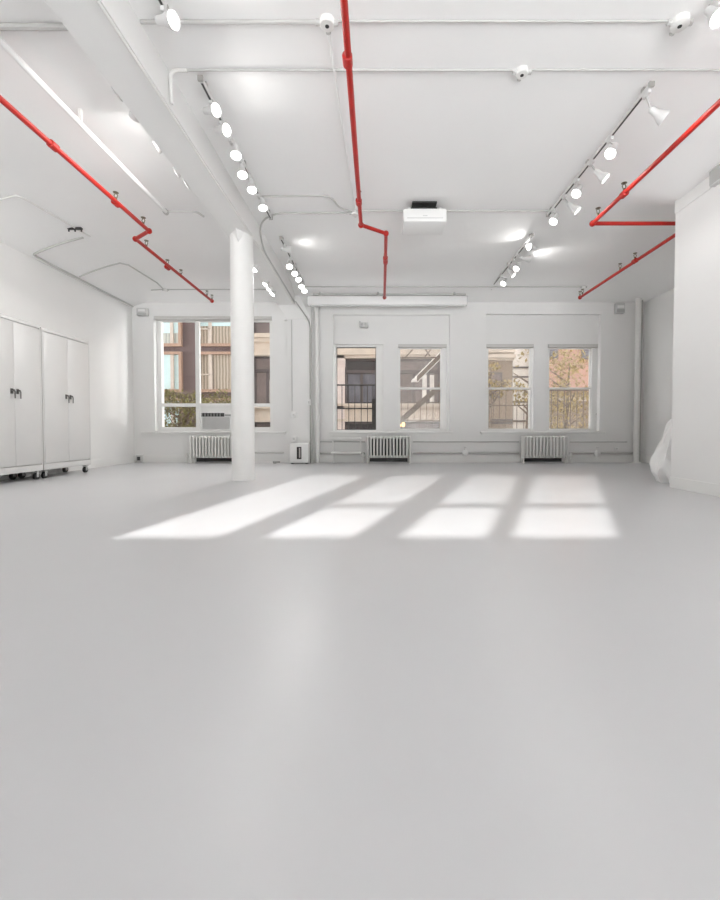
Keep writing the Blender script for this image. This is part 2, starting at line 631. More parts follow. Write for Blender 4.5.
def bars(b, r, t0, t1, xs=(), zs=(), w=0.045):
    x0, x1, z0, z1 = r
    b.box(x0, x0 + w, t0, t1, z0, z1)
    b.box(x1 - w, x1, t0, t1, z0, z1)
    b.box(x0 + w, x1 - w, t0, t1, z1 - w, z1)
    b.box(x0 + w, x1 - w, t0, t1, z0, z0 + w)
    for x in xs:
        b.box(x - w / 2, x + w / 2, t0 - .002, t1 + .002, z0 + w, z1 - w)
    return b


# window_1: wide three-part window on the left
YF = YB + 0.13
w = s_empty('window_1', ((LW[0] + LW[1]) / 2, YF, LW[2]))
mx = [at(197.5, 380, YF).x, at(239, 380, YF).x]
ztr = at(200, 405, YF).z
b = bars(B(), LW, YF, YF + 0.08, mx, (), 0.085)
for xa, xb in ((LW[0], mx[0]), (mx[0], mx[1]), (mx[1], LW[1])):
    b.box(xa, xb, YF - .004, YF + .08, ztr - 0.035, ztr + 0.035)
b.box(mx[0], mx[1], YF + .02, YF + .06, at(0, 413, YF).z, ztr)      # filler board over the air conditioner
b.out('frame', 'trim', w)
for xa, xb in ((LW[0], mx[0]), (mx[0], mx[1]), (mx[1], LW[1])):
    B().box(xa + .03, xb - .03, YF + .045, YF + .05, ztr + .03, LW[3] - .05).out('pane', 'glass', w)
for xa, xb in ((LW[0], mx[0]), (mx[1], LW[1])):
    B().box(xa + .03, xb - .03, YF + .045, YF + .05, LW[2] + .05, ztr - .03).out('pane', 'glass', w)


def sash_window(n, W, gl, gr, glassmat, rail=True):
    """double-hung window in opening W; gl..gr pixel columns of the glass"""
    YS = YA + 0.10
    w = s_empty('window_%d' % n, ((W[0] + W[1]) / 2, YS, W[2]))
    xl, xr = at(gl, 390, YS).x, at(gr, 390, YS).x
    zt, zb = at(gl, 347, YS).z, at(gl, 430, YS).z
    fr = B()
    fr.box(W[0], xl - .012, YS, YS + .12, W[2], W[3])
    fr.box(xr + .012, W[1], YS, YS + .12, W[2], W[3])
    fr.box(xl - .012, xr + .012, YS, YS + .12, zt, W[3])
    fr.box(xl - .012, xr + .012, YS, YS + .12, W[2], zb + 0.004)
    fr.out('frame', 'trim', w)
    if not rail:
        B().box(xl - .012, xr + .012, YS + .06, YS + .065, zb, zt).out('pane', glassmat, w)
        sb = bars(B(), (xl - .012, xr + .012, zb, zt), YS + .045, YS + .08, w=0.012)
        sb.out('sash', 'iron', w)
        return w
    zr = at(gl, 388.3, YS).z
    for nm, z0, z1, t in (('upper_sash', zr - .02, zt, .065), ('lower_sash', zb, zr + .02, .02)):
        sb = B()
        x0, x1 = xl - .012, xr + .012
        sb.box(x0, xl + .008, YS + t, YS + t + .04, z0, z1)
        sb.box(xr - .008, x1, YS + t, YS + t + .04, z0, z1)
        sb.box(x0, x1, YS + t, YS + t + .04, z0, z0 + .03)
        sb.box(x0, x1, YS + t, YS + t + .04, z1 - .03, z1)
        so = sb.out(nm, 'trim', w)
        sub(B().box(xl, xr, YS + t + .018, YS + t + .023, z0 + .02, z1 - .02), 'pane', glassmat, so)
    return w


sash_window(2, W1, 337, 375.5, 'glass', False)
sash_window(3, W2, 400, 441, 'haze')
sash_window(4, W3, 488.5, 530.5, 'haze')
sash_window(5, W4, 549.5, 591, 'haze')


def shade(px0, px1, py0, py1, Y, label, drop=0.0):
    r = rect(px0, px1, py0, py1, Y)
    t = thing('roller_shade', ((r[0] + r[1]) / 2, Y, r[2]), label, 'shade', 'roller shades rolled up over the windows')
    B().box(r[0], r[1], Y - .04, Y + .05, r[2], r[3] - .012, 0.006).out('valance', 'shade', t)
    B().box(r[0] - .008, r[1] + .008, Y - .045, Y + .05, r[3] - .012, r[3]).out('bracket', 'dark', t)
    for x in (r[0] - .008, r[1] + .002):
        B().box(x, x + .008, Y - .045, Y + .05, r[2] + .0, r[3] - .012).out('end_cap', 'lgrey', t)


shade(155.5, 271.5, 315.5, 320, YB + 0.06, 'long grey rolled up shade across the wide left window')
shade(397.5, 449, 343, 347.5, YA + 0.05, 'rolled up grey shade over the window with the fire stair view')
shade(485.8, 535, 343, 347.5, YA + 0.05, 'rolled up grey shade over the left window of the right pair')
shade(548, 600.5, 343, 347.5, YA + 0.05, 'rolled up grey shade over the window nearest the right corner')

# ------------------------------------------------------------------ column
yc = 6.03
xc = at(243.3, 450, yc).x
t = thing('round_column', (xc, yc, 0), 'thick white round column under the ceiling beam', 'column')
B().lathe([(0, .157), (.02, .155), (ZBm, .155)], (xc, yc, 0), (0, 0, 1), 40, True, True).out('shaft', 'trim', t, True)
b = B()
v0 = [Vector((xc + .172 * math.cos(a), yc + .25 * math.sin(a), ZBm)) for a in (PI / 2, PI, -PI / 2, 0)]
v1 = [Vector((xc + .10 * math.cos(a), yc + .11 * math.sin(a), ZBm - .22)) for a in (PI / 2, PI, -PI / 2, 0)]
for i in range(4):
    b.poly([v0[i], v0[(i + 1) % 4], v1[(i + 1) % 4], v1[i]])
b.poly(v0)
b.poly(v1)
bmesh.ops.remove_doubles(b.bm, verts=b.bm.verts, dist=1e-5)
b.out('capital', 'wall', t)

# ------------------------------------------------------------------ storage cabinets
def cabinet(y0, y1, label, z1=2.165):
    X1, X0 = -4.78, -5.22
    t = thing('storage_cabinet', ((X0 + X1) / 2, (y0 + y1) / 2, 0), label, 'cabinet', 'storage cabinets along the left wall')
    z0 = .125
    b = B().box(X0, X1 - .02, y0, y1, z0, z1, .006)
    b.box(X1 - .03, X1, y0, y1, z1 - .05, z1, .004)
    b.box(X1 - .03, X1, y0, y1, z0, z0 + .085, .004)
    b.box(X1 - .03, X1, y0, y0 + .022, z0 + .08, z1 - .04)
    b.box(X1 - .03, X1, y1 - .022, y1, z0 + .08, z1 - .04)
    b.out('body', 'cab', t, True)
    ym = (y0 + y1) / 2
    for a, c, hy in ((y0 + .026, ym - .0015, ym - .045), (ym + .0015, y1 - .026, ym + .045)):
        d = B().box(X1 - .018, X1 + .002, a, c, z0 + .098, z1 - .062, .004).out('door', 'cab', t, True)
        h = B()
        h.box(X1 + .002, X1 + .012, hy - .018, hy + .018, 1.175, 1.245, .004)
        h.tube([(X1 + .01, hy, 1.225), (X1 + .035, hy, 1.222), (X1 + .04, hy + .008, 1.20), (X1 + .035, hy + .015, 1.115)], [.010, .010, .009, .007], 8)
        sub(h, 'handle', 'chrome', d, True)
    for x in (X0 + .06, X1 - .05):
        for y in (y0 + .07, y1 - .07):
            cst = B().box(x - .035, x + .035, y - .035, y + .035, .112, .128)
            cst.box(x - .026, x - .020, y - .02, y + .02, .035, .115).box(x + .020, x + .026, y - .02, y + .02, .035, .115)
            co = cst.out('caster', 'grey', t)
            sub(B().lathe([(-.016, .0), (-.016, .048), (.016, .048), (.016, 0)], (x, y, .048), (1, 0, 0), 18), 'wheel', 'black', co, True)


cabinet(6.145, 7.15, 'tall light grey two-door steel cabinet, the one farther from the camera by the windows')
cabinet(5.205, 6.13, 'tall light grey two-door steel cabinet cut off by the left edge of the photo', 2.18)

# ------------------------------------------------------------------ radiators


def radiator(px0, px1, nsec, Y, label, valve_left=True):
    x0, x1 = at(px0, 448, Y).x, at(px1, 448, Y).x
    zt = at(px0, 435.5, Y).z
    t = thing('radiator', ((x0 + x1) / 2, Y, 0), label, 'radiator', 'cast iron radiators along the window wall')
    p = (x1 - x0) / nsec
    D = .06
    for i in range(nsec):
        x = x0 + p * (i + .5)
        path = fillet([(x, Y - D, zt / 2), (x, Y - D, zt - .022), (x, Y + D, zt - .022), (x, Y + D, .125), (x, Y - D, .125), (x, Y - D, zt / 2)], .05, 4)[:-1]
        b = B().tube(path, p * .27, 8, True)
        for dy in (-.035, 0, .035):
            b.tube([(x, Y + dy, .125), (x, Y + dy, zt - .03)], p * .20, 8)
        b.out('section', 'rad', t, True)
    for z in (.135, zt - .04):
        B().tube([(x0 + p * .4, Y, z), (x1 - p * .4, Y, z)], .028, 10).out('hub', 'rad', t, True)
    for x in (x0 + p * .5, x1 - p * .5):
        for y in (Y - D, Y + D):
            B().lathe([(0, .026), (.03, .016), (.13, .02)], (x, y, 0), (0, 0, 1), 10, True, True).out('foot', 'rad', t, True)
    B().box(x0 + .075, x1 - .075, YB - .035, YB - .025, .02, zt - .06).out('back_panel', 'dark', t)
    xv = x0 - .07 if valve_left else x1 + .07
    e = x0 if valve_left else x1
    b = B().tube(fillet([(xv, Y, 0), (xv, Y, .135), (e, Y, .135)], .03, 4), .016, 8)
    b.lathe([(0, .03), (.05, .03), (.055, .02), (.09, .02)], (xv, Y, .12), (0, 0, 1), 10, True, True)
    b.out('valve', 'rad', t, True)


radiator(190, 237, 15, 9.08, 'white column radiator beneath the air conditioner window', True)
radiator(366, 411.5, 14, 9.08, 'white column radiator beside the low shelves', True)
radiator(521, 568, 14, 9.08, 'white column radiator beneath the right window pair', False)

# ------------------------------------------------------------------ window air conditioner
r = rect(200.5, 231.5, 412, 430.5, YF - .10)
ya = YF - .10
t = thing('window_air_conditioner', ((r[0] + r[1]) / 2, YF, r[2]), 'grey white window air conditioner in the wide left window', 'air conditioner')
B().box(r[0], r[1], ya + .012, YO + .15, LW[2] + .0, r[3], .01).out('housing', 'plastic', t, True)
z2 = r[3] - .055
b = B().box(r[0] + .045, r[1] - .045, ya, ya + .02, LW[2] + .045, z2 - .06)
n = 16
for i in range(n):
    z = LW[2] + .03 + i * (z2 - .1 - LW[2]) / n
    b.box(r[0] + .045, r[1] - .045, ya - .008, ya + .004, z + .02, z + .028)
b.out('intake_grille', 'lgrey', t)
B().box(r[0] + .02, r[1] - .16, ya + .002, ya + .016, z2 - .045, z2 + .035).out('air_outlet', 'dark', t)
for i in range(7):
    x = r[0] + .03 + i * .065
    B().box(x, x + .012, ya - .004, ya + .01, z2 - .045, z2 + .035).out('vane', 'grey', t)
b = B().box(r[1] - .15, r[1] - .02, ya + .004, ya + .016, z2 - .03, z2 + .005)
b.out('control_panel', 'grey', t)

# ------------------------------------------------------------------ air purifier
r = rect(289.5, 308.5, 443, 462, 8.85)
t = thing('air_purifier', ((r[0] + r[1]) / 2, 8.95, 0), 'white boxy air purifier with black slot standing on the floor', 'air purifier')
B().box(r[0], r[1], 8.85, 9.06, .015, r[3], .03).out('housing', 'plastic', t, True)
xm = (r[0] + r[1]) / 2
B().box(xm - .045, xm + .05, 8.843, 8.86, .10, r[3] - .08, .004).out('front_slot', 'black', t)
B().box(xm + .0, xm + .03, 8.838, 8.845, .13, r[3] - .10).out('slot_insert', 'grey', t)
for x in (r[0] + .05, r[1] - .05):
    B().box(x - .02, x + .02, 8.88, 9.03, 0, .02).out('foot', 'black', t)

# low shelves under the first single window
r = rect(331, 361, 437, 462, 9.0)
t = thing('low_shelf', ((r[0] + r[1]) / 2, 9.1, 0), 'low white two-board shelf left of the middle radiator', 'shelf')
for py in (437.8, 452.3):
    z = at(340, py, 8.95).z
    B().box(r[0], r[1], 8.95, 9.20, z - .032, z, .004).out('shelf_board', 'trim', t)
for x in (r[0] + .02, r[1] - .02):
    B().box(x - .015, x + .015, 9.16, 9.21, 0, at(340, 437.8, 8.95).z - .03).out('upright', 'trim', t)

# ------------------------------------------------------------------ wall pipes
def pipe_thing(name, pts, r, m, label, cat='pipe', group=None, n=12, extras=(), origin=None):
    o = origin or pts[0]
    t = tag(B().tube(pts, r, n).out(name, m, None, True, origin=o), label, cat, group)
    return t


x = at(317, 400, 9.14).x
pipe_thing('riser_pipe', [(x, 9.14, 0), (x, 9.14, ceilz(x, 9.14))], .05, 'pipe', 'white vertical riser pipe right of the pilaster', 'pipe', 'white riser pipes on the window wall', 16)
x = at(637, 400, 9.12).x
t = thing('riser_pipe', (x, 9.12, 0), 'white vertical riser pipe in the right back corner', 'pipe', 'white riser pipes on the window wall')
B().tube([(x, 9.12, 0), (x, 9.12, ceilz(x, 9.12))], .055, 16).out('pipe', 'pipe', t, True)
B().lathe([(0, .09), (.02, .09), (.03, .06)], (x, 9.12, 0), (0, 0, 1), 16, True, True).out('floor_collar', 'pipe', t, True)
x = at(640.5, 400, 9.17).x
pipe_thing('riser_pipe', [(x, 9.17, 0), (x, 9.17, ceilz(x, 9.17))], .018, 'dull', 'thin grey riser tight in the right back corner', 'pipe', 'white riser pipes on the window wall')


def hpipe(px0, px1, py, r, m, label, Y=9.2):
    a, c = at(px0, py, Y), at(px1, py, Y)
    c.z = a.z
    t = thing('heating_pipe', a, label, 'pipe', 'heating pipes along the window wall')
    B().tube([a, c], r, 12).out('pipe', m, t, True)
    for k in (.12, .88):
        p = a.lerp(c, k)
        B().box(p.x - .012, p.x + .012, Y + r * .6, YB + .002, p.z - .01, p.z + .01).out('bracket', m, t)
    return t


hpipe(320, 365, 441.7, .013, 'dull', 'thin upper pipe running behind the low shelves')
hpipe(320, 365, 453.2, .022, 'dull', 'lower pipe running behind the low shelves')
hpipe(413, 519, 441.7, .015, 'dull', 'thin upper pipe between the middle and right radiators')
a = hpipe(413, 519, 453.0, .026, 'dull', 'thicker lower pipe between the middle and right radiators')
hpipe(570, 627, 441.9, .013, 'dull', 'thin upper pipe between the right radiator and the corner riser')
hpipe(570, 634, 453.0, .026, 'dull', 'thicker lower pipe between the right radiator and the corner riser')
hpipe(255, 284, 452.6, .016, 'dull', 'short grey pipe low on the wall right of the round column')
for (px, py, lab) in ((465, 453, 'round white valve on the pipe between two radiators'), (596.5, 453.5, 'small white valve on the pipe right of the right radiator')):
    p = at(px, py, 9.2)
    t = thing('pipe_valve', p, lab, 'valve', 'valves on the heating pipes')
    B().lathe([(-.05, .03), (-.045, .06), (.02, .065), (.035, .03)], (p.x, p.y - .03, p.z), (0, -1, 0), 16, True, True).out('valve_body', 'pipe', t, True)
    B().tube([(p.x, p.y - .03, p.z + .05), (p.x, p.y - .03, p.z + .13)], .012, 8).out('valve_stem', 'pipe', t, True)
    B().lathe([(0, .03), (.012, .03)], (p.x, p.y - .03, p.z + .12), (0, 0, 1), 12, True, True).out('hand_wheel', 'lgrey', t, True)


def wall_box(px0, px1, py0, py1, Y, depth, label, name='outlet_box', m='plastic', slot='dark', cat='outlet', group='outlet boxes on the window wall', s=.4):
    r = rect(px0, px1, py0, py1, Y)
    t = thing(name, ((r[0] + r[1]) / 2, Y, r[2]), label, cat, group)
    B().box(r[0], r[1], Y - depth, Y, r[2], r[3], .006).out('box', m, t, True)
    if slot:
        cx, cz = (r[0] + r[1]) / 2, (r[2] + r[3]) / 2
        w, h = (r[1] - r[0]) * s / 2, (r[3] - r[2]) * s / 2
        B().box(cx - w, cx + w, Y - depth - .003, Y - depth + .002, cz - h, cz + h).out('socket', slot, t)
    return t


wall_box(137.5, 143, 455, 461.8, YB - .016, .06, 'small outlet box with dark socket by the left back corner', m='lgrey', s=.55)
wall_box(291.5, 296.5, 412, 418, 9.1, .05, 'upper white switch box on the pilaster', slot='lgrey')
wall_box(291.5, 297, 436, 441.5, 9.1, .05, 'lower white outlet box on the pilaster above the air purifier', slot='lgrey')
wall_box(307.3, 311.3, 399.5, 405.5, 9.1, .06, 'small white box on the conduit beside the pilaster edge', slot='lgrey')
x = at(310.2, 400, 9.085).x
pipe_thing('conduit', fillet([(x, 9.085, 0.0), (x, 9.085, at(310, 322, 9.08).z), (BX1 + .03, 8.92, ZBe + .05)], .12, 5), .013, 'rail',
           'dark thin conduit down the right edge of the pilaster', 'conduit', 'conduits on the pilaster', 8)
x = at(292, 400, 9.09).x
pipe_thing('conduit', [(x, 9.09, at(292, 411, 9.09).z), (x, 9.09, pl.z - .02)], .009, 'dull', 'thin conduit rising from the upper switch box on the pilaster', 'conduit', 'conduits on the pilaster', 8)
wall_box(614, 618.5, 447, 450.5, YB, .02, 'small blank plate on the wall near the right corner riser', slot='lgrey')
wall_box(595, 597, 413, 415, YA, .02, 'tiny grey knob plate on the right side of the last window', slot='dark', s=.3)
# short dark cable end on the floor by the purifier
p, q = at(274, 460, 9.0), at(280, 460, 9.0)
b = B().tube([(p.x, 9.0, .03), ((p.x + q.x) / 2, 8.99, .035), (q.x, 9.0, .03)], .018, 8)
b.box(p.x - .02, p.x + .05, 8.98, 9.03, 0, .05, .005)
tag(b.out('cable_plug', 'grey', None, True, origin=(p.x, 9.0, 0)), 'grey cable plug lying on the floor left of the air purifier', 'plug')

# ------------------------------------------------------------------ devices high on the window wall


def em_light(px0, px1, py0, py1, label):
    Y = 9.16
    r = rect(px0, px1, py0, py1, Y)
    t = thing('emergency_light', ((r[0] + r[1]) / 2, Y, r[2]), label, 'emergency light', 'grey units in the upper corners of the window wall')
    B().box(r[0], r[1], Y, YB, r[2], r[3], .02).out('housing', 'lgrey', t, True)
    cx, cz = (r[0] + r[1]) / 2, (r[2] + r[3]) / 2
    B().box(cx - .07, cx + .07, Y - .012, Y + .01, cz - .0, cz + .05, .005).out('lens', 'plastic', t, True)
    B().box(r[0] + .02, r[1] - .02, Y - .006, Y + .01, r[2] + .012, cz - .03).out('label_plate', 'grey', t)


em_light(136, 147, 307.5, 315.5, 'small grey unit high in the left back corner')
em_light(616, 625.5, 302.5, 313, 'small grey unit high beside the right corner riser')
p = at(364, 326, 9.15)
t = thing('security_camera', (p.x, YB, p.z), 'small grey camera above the first single window', 'camera')
B().tube(fillet([(p.x - .09, YB, p.z + .12), (p.x - .09, 9.19, p.z + .10), (p.x - .06, 9.14, p.z)], .03, 3), .016, 8).out('arm', 'lgrey', t, True)
B().box(p.x - .09, p.x + .09, 9.02, 9.16, p.z - .05, p.z + .05, .015).out('housing', 'lgrey', t, True)
for dx in (-.035, .035):
    B().lathe([(0, .028), (.02, .028)], (p.x + dx, 9.02, p.z), (0, -1, 0), 12, True, True).out('lens', 'grey', t, True)

# screen case under the ceiling
Y = 8.85
r = rect(307.5, 467, 296, 304.5, Y)
t = thing('projection_screen', ((r[0] + r[1]) / 2, Y, r[2]), 'long white rolled projection screen case below the ceiling', 'screen')
B().box(r[0], r[1], Y, Y + .12, r[2], r[3], .012).out('case', 'plastic', t, True)
for x in (r[0] - .012, r[1]):
    B().box(x, x + .012, Y - .004, Y + .124, r[2] - .004, r[3] + .004).out('end_cap', 'lgrey', t)
zz = at(380, 293.6, Y).z
B().box(r[0] + .1, r[1] - .01, Y + .05, Y + .09, zz - .012, zz + .02).out('mounting_rail', 'dull', t)
for x in (r[0] + .25, 0, r[1] - .25):
    B().box(x - .02, x + .02, Y + .05, Y + .08, r[3] - .01, ceilz(x, Y + .065)).out('hanger', 'lgrey', t)
B().box(r[0] + .05, r[1] - .05, Y + .03, Y + .06, r[2] - .025, r[2] + .002).out('bottom_bar', 'lgrey', t)

# ------------------------------------------------------------------ projector
Yp = 5.60
r = rect(403.3, 447, 208, 221.5, Yp)
t = thing('projector', ((r[0] + r[1]) / 2, Yp + .18, ceilz(0, Yp)), 'white ceiling projector on a dark mount', 'projector')
x0, x1, z0, z1 = r
b = B().box(x0, x1, Yp, Yp + .40, z0, z1, .02)
b.out('housing', 'plastic', t, True)
B().box(x0 + .05, x1 - .05, Yp - .004, Yp + .01, z0 + .04, z0 + .05).out('seam', 'lgrey', t)
xm = (x0 + x1) / 2
B().box(xm - .03, xm + .03, Yp - .006, Yp + .01, z0 + .07, z0 + .078).out('badge', 'lgrey', t)
B().box(x0 + .10, x1 - .12, Yp + .05, Yp + .33, z1, z1 + .035).out('mount_plate', 'black', t)
for dx, dy in ((-.15, .08), (.12, .08), (-.15, .3), (.12, .3)):
    B().tube([(xm + dx, Yp + dy, z1 + .02), (xm + dx * .35, Yp + .19, z1 + .085)], .012, 8).out('mount_arm', 'dark', t, True)
B().lathe([(0, .05), (ceilz(0, Yp) - z1 - .06, .05)], (xm, Yp + .19, z1 + .06), (0, 0, 1), 16, True, True).out('mount_post', 'black', t, True)
B().box(xm - .16, xm + .16, Yp + .06, Yp + .32, CEIL - .02, CEIL).out('ceiling_plate', 'dark', t)
for dx in (-.2, .2):
    B().box(xm + dx - .015, xm + dx + .015, Yp + .02, Yp + .05, z1 - .004, z1 + .02).out('bracket_tab', 'plastic', t)

# ------------------------------------------------------------------ sprinkler pipes
ZS = CAMZ + 2.62


def sprinkler(paths, label, heads, couplings, elbows, ends=()):
    o = Vector(paths[0][0])
    t = thing('sprinkler_pipe', o, label, 'sprinkler pipe', 'red sprinkler pipes under the ceiling')
    for p in paths:
        B().tube(p, .024, 14).out('pipe', 'red', t, True)
    for y in (-1.5, .8):
        B().tube([(o.x, y, ZS + .02), (o.x, y, ceilz(o.x, y) + .005)], .006, 6).out('hanger', 'dull', t, True)
    for p, d in couplings:
        d = Vector(d).normalized()
        B().lathe([(-.045, .028), (-.04, .036), (.04, .036), (.045, .028)], p, d, 14, True, True).out('coupling', 'red', t, True)
    for p in elbows:
        bm = B()
        bmesh.ops.create_uvsphere(bm.bm, u_segments=14, v_segments=10, radius=.038, matrix=Matrix.Translation(Vector(p)))
        bm.out('elbow', 'red', t, True)
    for p in heads:
        p = Vector(p)
        b = B().lathe([(0, .014), (.06, .014)], p, (0, 0, 1), 8, True, True)
        for s_ in (-1, 1):
            b.tube([p + Vector((s_ * .012, 0, .06)), p + Vector((s_ * .02, 0, .085)), p + Vector((s_ * .004, 0, .115))], .005, 6)
        b.lathe([(0, .004), (.005, .030), (.009, .030)], p + Vector((0, 0, .112)), (0, 0, 1), 12, True, True)
        b.out('sprinkler_head', 'brass', t, True)
    for p in ends:
        p = Vector(p)
        B().lathe([(-.03, .03), (.08, .022)], p, (0, 0, 1), 10, True, True).out('end_riser', 'red', t, True)


# left run
a0 = atz(0, 98.5, ZS)
xl = a0.x
j1, j2, e1 = atz(149, 231, ZS), atz(135.5, 239, ZS), atz(212, 301, ZS)
A = [(xl, YR + .1, ZS), (xl, a0.y, ZS), j1]
Bp = [j2, e1]
hd = [(116, 203), (143.5, 227), (146.5, 249), (167.5, 267.5), (181, 277), (207, 297)]
hp = [atz(*h, ZS) for h in hd]
sprinkler([A, [j1, j2], Bp], 'red sprinkler pipe with a jog left of the beam', hp + [e1],
          [(hp[0], j1 - a0), (hp[3], e1 - j2), (a0.lerp(j1, .25), j1 - a0)], [j1, j2, e1])
# middle run
m0, m1, m2, m3 = atz(344, 2, ZS), atz(361, 225, ZS), atz(386, 233.5, ZS), atz(384.5, 297.5, ZS)
c1, c2, c3 = atz(347.5, 60, ZS), atz(358.8, 202, ZS), atz(385.5, 262, ZS)
sprinkler([[(m0.x - .01, YR + .1, ZS), m0, m1], [m1, m2], [m2, m3]], 'red sprinkler pipe running over the middle of the room',
          [c2, c3], [(c1, m1 - m0), (c2, m1 - m0), (c3, m3 - m2), (m3.lerp(m2, .7), m3 - m2)], [m1, m2, m3])
# right run
r0, r1 = atz(719, 103, ZS), atz(592.5, 223.5, ZS)
r2 = Vector((atz(580, 297.5, ZS).x, r1.y, ZS))
r3 = atz(580, 297.5, ZS)
h1, h2 = atz(624, 194, ZS), atz(598, 218, ZS)
h3, h4, h5 = atz(635, 261, ZS), atz(620, 271, ZS), atz(582.5, 295.5, ZS)
sprinkler([[(r0.x, YR + .1, ZS), r0, r1], [r1, r2], [r2, r3]], 'red sprinkler pipe turning behind the white partition',
          [h1, h2, h3, h4, h5, r3], [(h1, r1 - r0), (h3, r3 - r2)], [r1, r2, r3])

# ------------------------------------------------------------------ conduits and ceiling boxes
CG = 'conduits fixed to the ceiling'


def conduit(pix, label, r=.012, m='dull', rad=.12, raw=False, off=None):
    off = r + .001 if off is None else off
    pts = [Vector(p) if len(p) == 3 else atc(p[0], p[1], off) for p in pix]
    f = fillet(pts, rad, 5) if len(pts) > 2 else pts
    f = f if raw else on_ceiling(f, off)
    return pipe_thing('conduit', f, r, m, label, 'conduit', CG, 8)


def run(px, py, x0, x1, label, r=.012, m='dull'):
    """a straight cross-room conduit at the depth of one pixel"""
    p = atc(px, py, r)
    return conduit([(x0, p.y, 0), (x1, p.y, 0)], label, r, m)


y_1 = atc(330, 22, .014).y
y_2 = atc(360, 70.5, .014).y
y_3 = atc(450, 211, .012).y
y_4 = atc(470, 286.8, .012).y
bxl = atc(327, 21, .014).x
bxr = atc(685, 15, .014).x
b2 = atc(523, 69, .014).x
conduit([(BX1 + .01, y_1, 0), (bxl, y_1, 0)], 'white conduit from the beam to the nearest ceiling box', .013, 'dull')
conduit([(bxl, y_1, 0), (bxr, y_1, 0)], 'faint white conduit between the two nearest ceiling boxes', .008, 'dull')
conduit([(BX1 + .16, y_2, 0), (b2, y_2, 0)], 'white conduit from the beam to the middle ceiling box', .010, 'dull')
conduit([(b2, y_2, 0), (PX0 - .05, y_2, 0)], 'white conduit from the middle ceiling box to the partition', .008, 'dull')
# drop on the beam side
zc = CEIL - .014
pipe_thing('conduit', fillet([(BX1 + .16, y_2, zc), (BX1 + .02, y_2, zc), (BX1 + .02, y_2 + .02, ZBm + .02)], .06, 4), .014, 'pipe',
           'short conduit dropping down the near side of the beam', 'conduit', CG, 8)
pj = atc(355, 213, .014)
conduit([(bxl, y_1, 0), (pj.x, pj.y, 0)], 'long white conduit along the room beside the middle red pipe', .012, 'plastic')
t0 = atc(261, 196.5, .012)
conduit([t0, atc(331, 195.5, .012), atc(339, 208, .012), pj], 'grey conduit with a double bend beside the middle red pipe', .012, 'dull', .14)
# swoop from the box back to the beam edge
p1 = atc(275, 213, .012)
sw = fillet([pj, p1, Vector((BX1 + .03, p1.y + .25, CEIL - .03)), Vector((BX1 + .014, p1.y + .55, ZBm + .02)), Vector((BX1 + .014, 8.9, ZBe + .03))], .3, 6)
for v in sw[:4]:
    v.z = CEIL - .013
pipe_thing('conduit', sw, .012, 'dull', 'grey conduit curving from a ceiling box onto the beam edge', 'conduit', CG, 8)
pipe_thing('conduit', [(BX1 - .02, YR + .1, ZBm - .006), (BX1 - .02, 6.0, ZBm - .006), (BX1 - .02, 8.9, ZBe - .004)], .010, 'pipe', 'thin conduit along the lower edge of the beam', 'conduit', CG, 8)
rx = 2.31
conduit([(pj.x, y_3, 0), (rx - .02, y_3, 0)], 'thin conduit passing behind the projector', .011, 'dull')
conduit([(BX1 + .2, y_4, 0), (atc(583, 286.8, .011).x, y_4, 0)], 'thin conduit crossing the ceiling just before the screen', .011, 'dull')
yl = atc(190, 289.5, .012).y
conduit([(atc(150, 289.5, .012).x, yl, 0), (BX0 - .05, yl, 0)], 'thin conduit crossing the left bay near the wide window', .011, 'dull')
yn = atc(35, 26.5, .02).y
conduit([(-4.6, yn, 0), (BX0 - .01, yn, 0)], 'thick grey conduit crossing the left bay near the camera', .022, 'dull')
# left wall loops
q1 = atc(18, 195, .012)
conduit([(-4.9, q1.y, 0), q1, atc(90, 236.5, .012)], 'bent conduit ending in the left bay', .012, 'pipe', .25)
q2, q3 = atc(83, 237.3, .012), atc(4, 240.5, .016)
conduit([q2, (XL + .07, q2.y, 0), (XL + .05, YB - .05, 0)], 'grey conduit along the top of the left wall', .016, 'dull', .14)
q4, q5 = atc(120, 263, .012), atc(128.5, 265, .012)
conduit([(XL + .1, q4.y, 0), q4, (q5.x, q5.y, 0), (q5.x + .03, yl, 0)], 'grey conduit with a bend near the wide window', .012, 'dull', .12)
p = atc(75, 227.5, 0)
t = thing('ceiling_bracket', p, 'small dark bracket on the ceiling of the left bay', 'bracket')
B().box(p.x - .10, p.x + .10, p.y - .02, p.y + .02, p.z - .03, p.z, .004).out('plate', 'dark', t)
for dx in (-.09, .0, .09):
    B().tube([(p.x + dx, p.y, p.z - .02), (p.x + dx + .015, p.y - .02, p.z - .065)], .010, 6).out('prong', 'dark', t, True)


def jbox(x, y, label, r=.055, hole=True):
    z = ceilz(x, y)
    t = thing('junction_box', (x, y, z), label, 'junction box', 'round junction boxes on the ceiling')
    B().lathe([(0, r), (.04, r), (.045, r * .9)], (x, y, z), (0, 0, -1), 10, True, True).out('box', 'pipe', t, True)
    if hole:
        B().lathe([(0, .015), (.005, .015)], (x, y, z - .043), (0, 0, -1), 10, True, True).out('knockout', 'black', t, True)
    for a in (0, PI / 2, PI):
        d = Vector((math.cos(a), math.sin(a), 0))
        B().lathe([(0, .02), (.03, .02)], Vector((x, y, z - .018)) + d * r * .9, d, 8, True, True).out('connector', 'dull', t, True)


jbox(bxl, y_1, 'ceiling junction box beside the middle red pipe near the camera')
jbox(bxr, y_1 + .0, 'ceiling junction box beside the track at the top right', .065)
jbox(b2, y_2 + .01, 'small ceiling junction box in the middle of the ceiling', .05)
jbox(pj.x, pj.y, 'ceiling junction box where the middle red pipe turns', .05, False)
jbox(atc(583, 286.8).x, y_4, 'small ceiling box above the end of the right red pipe', .04, False)
jbox(atc(166, 289.5).x, yl, 'small ceiling box in the left bay near the wide window', .04, False)

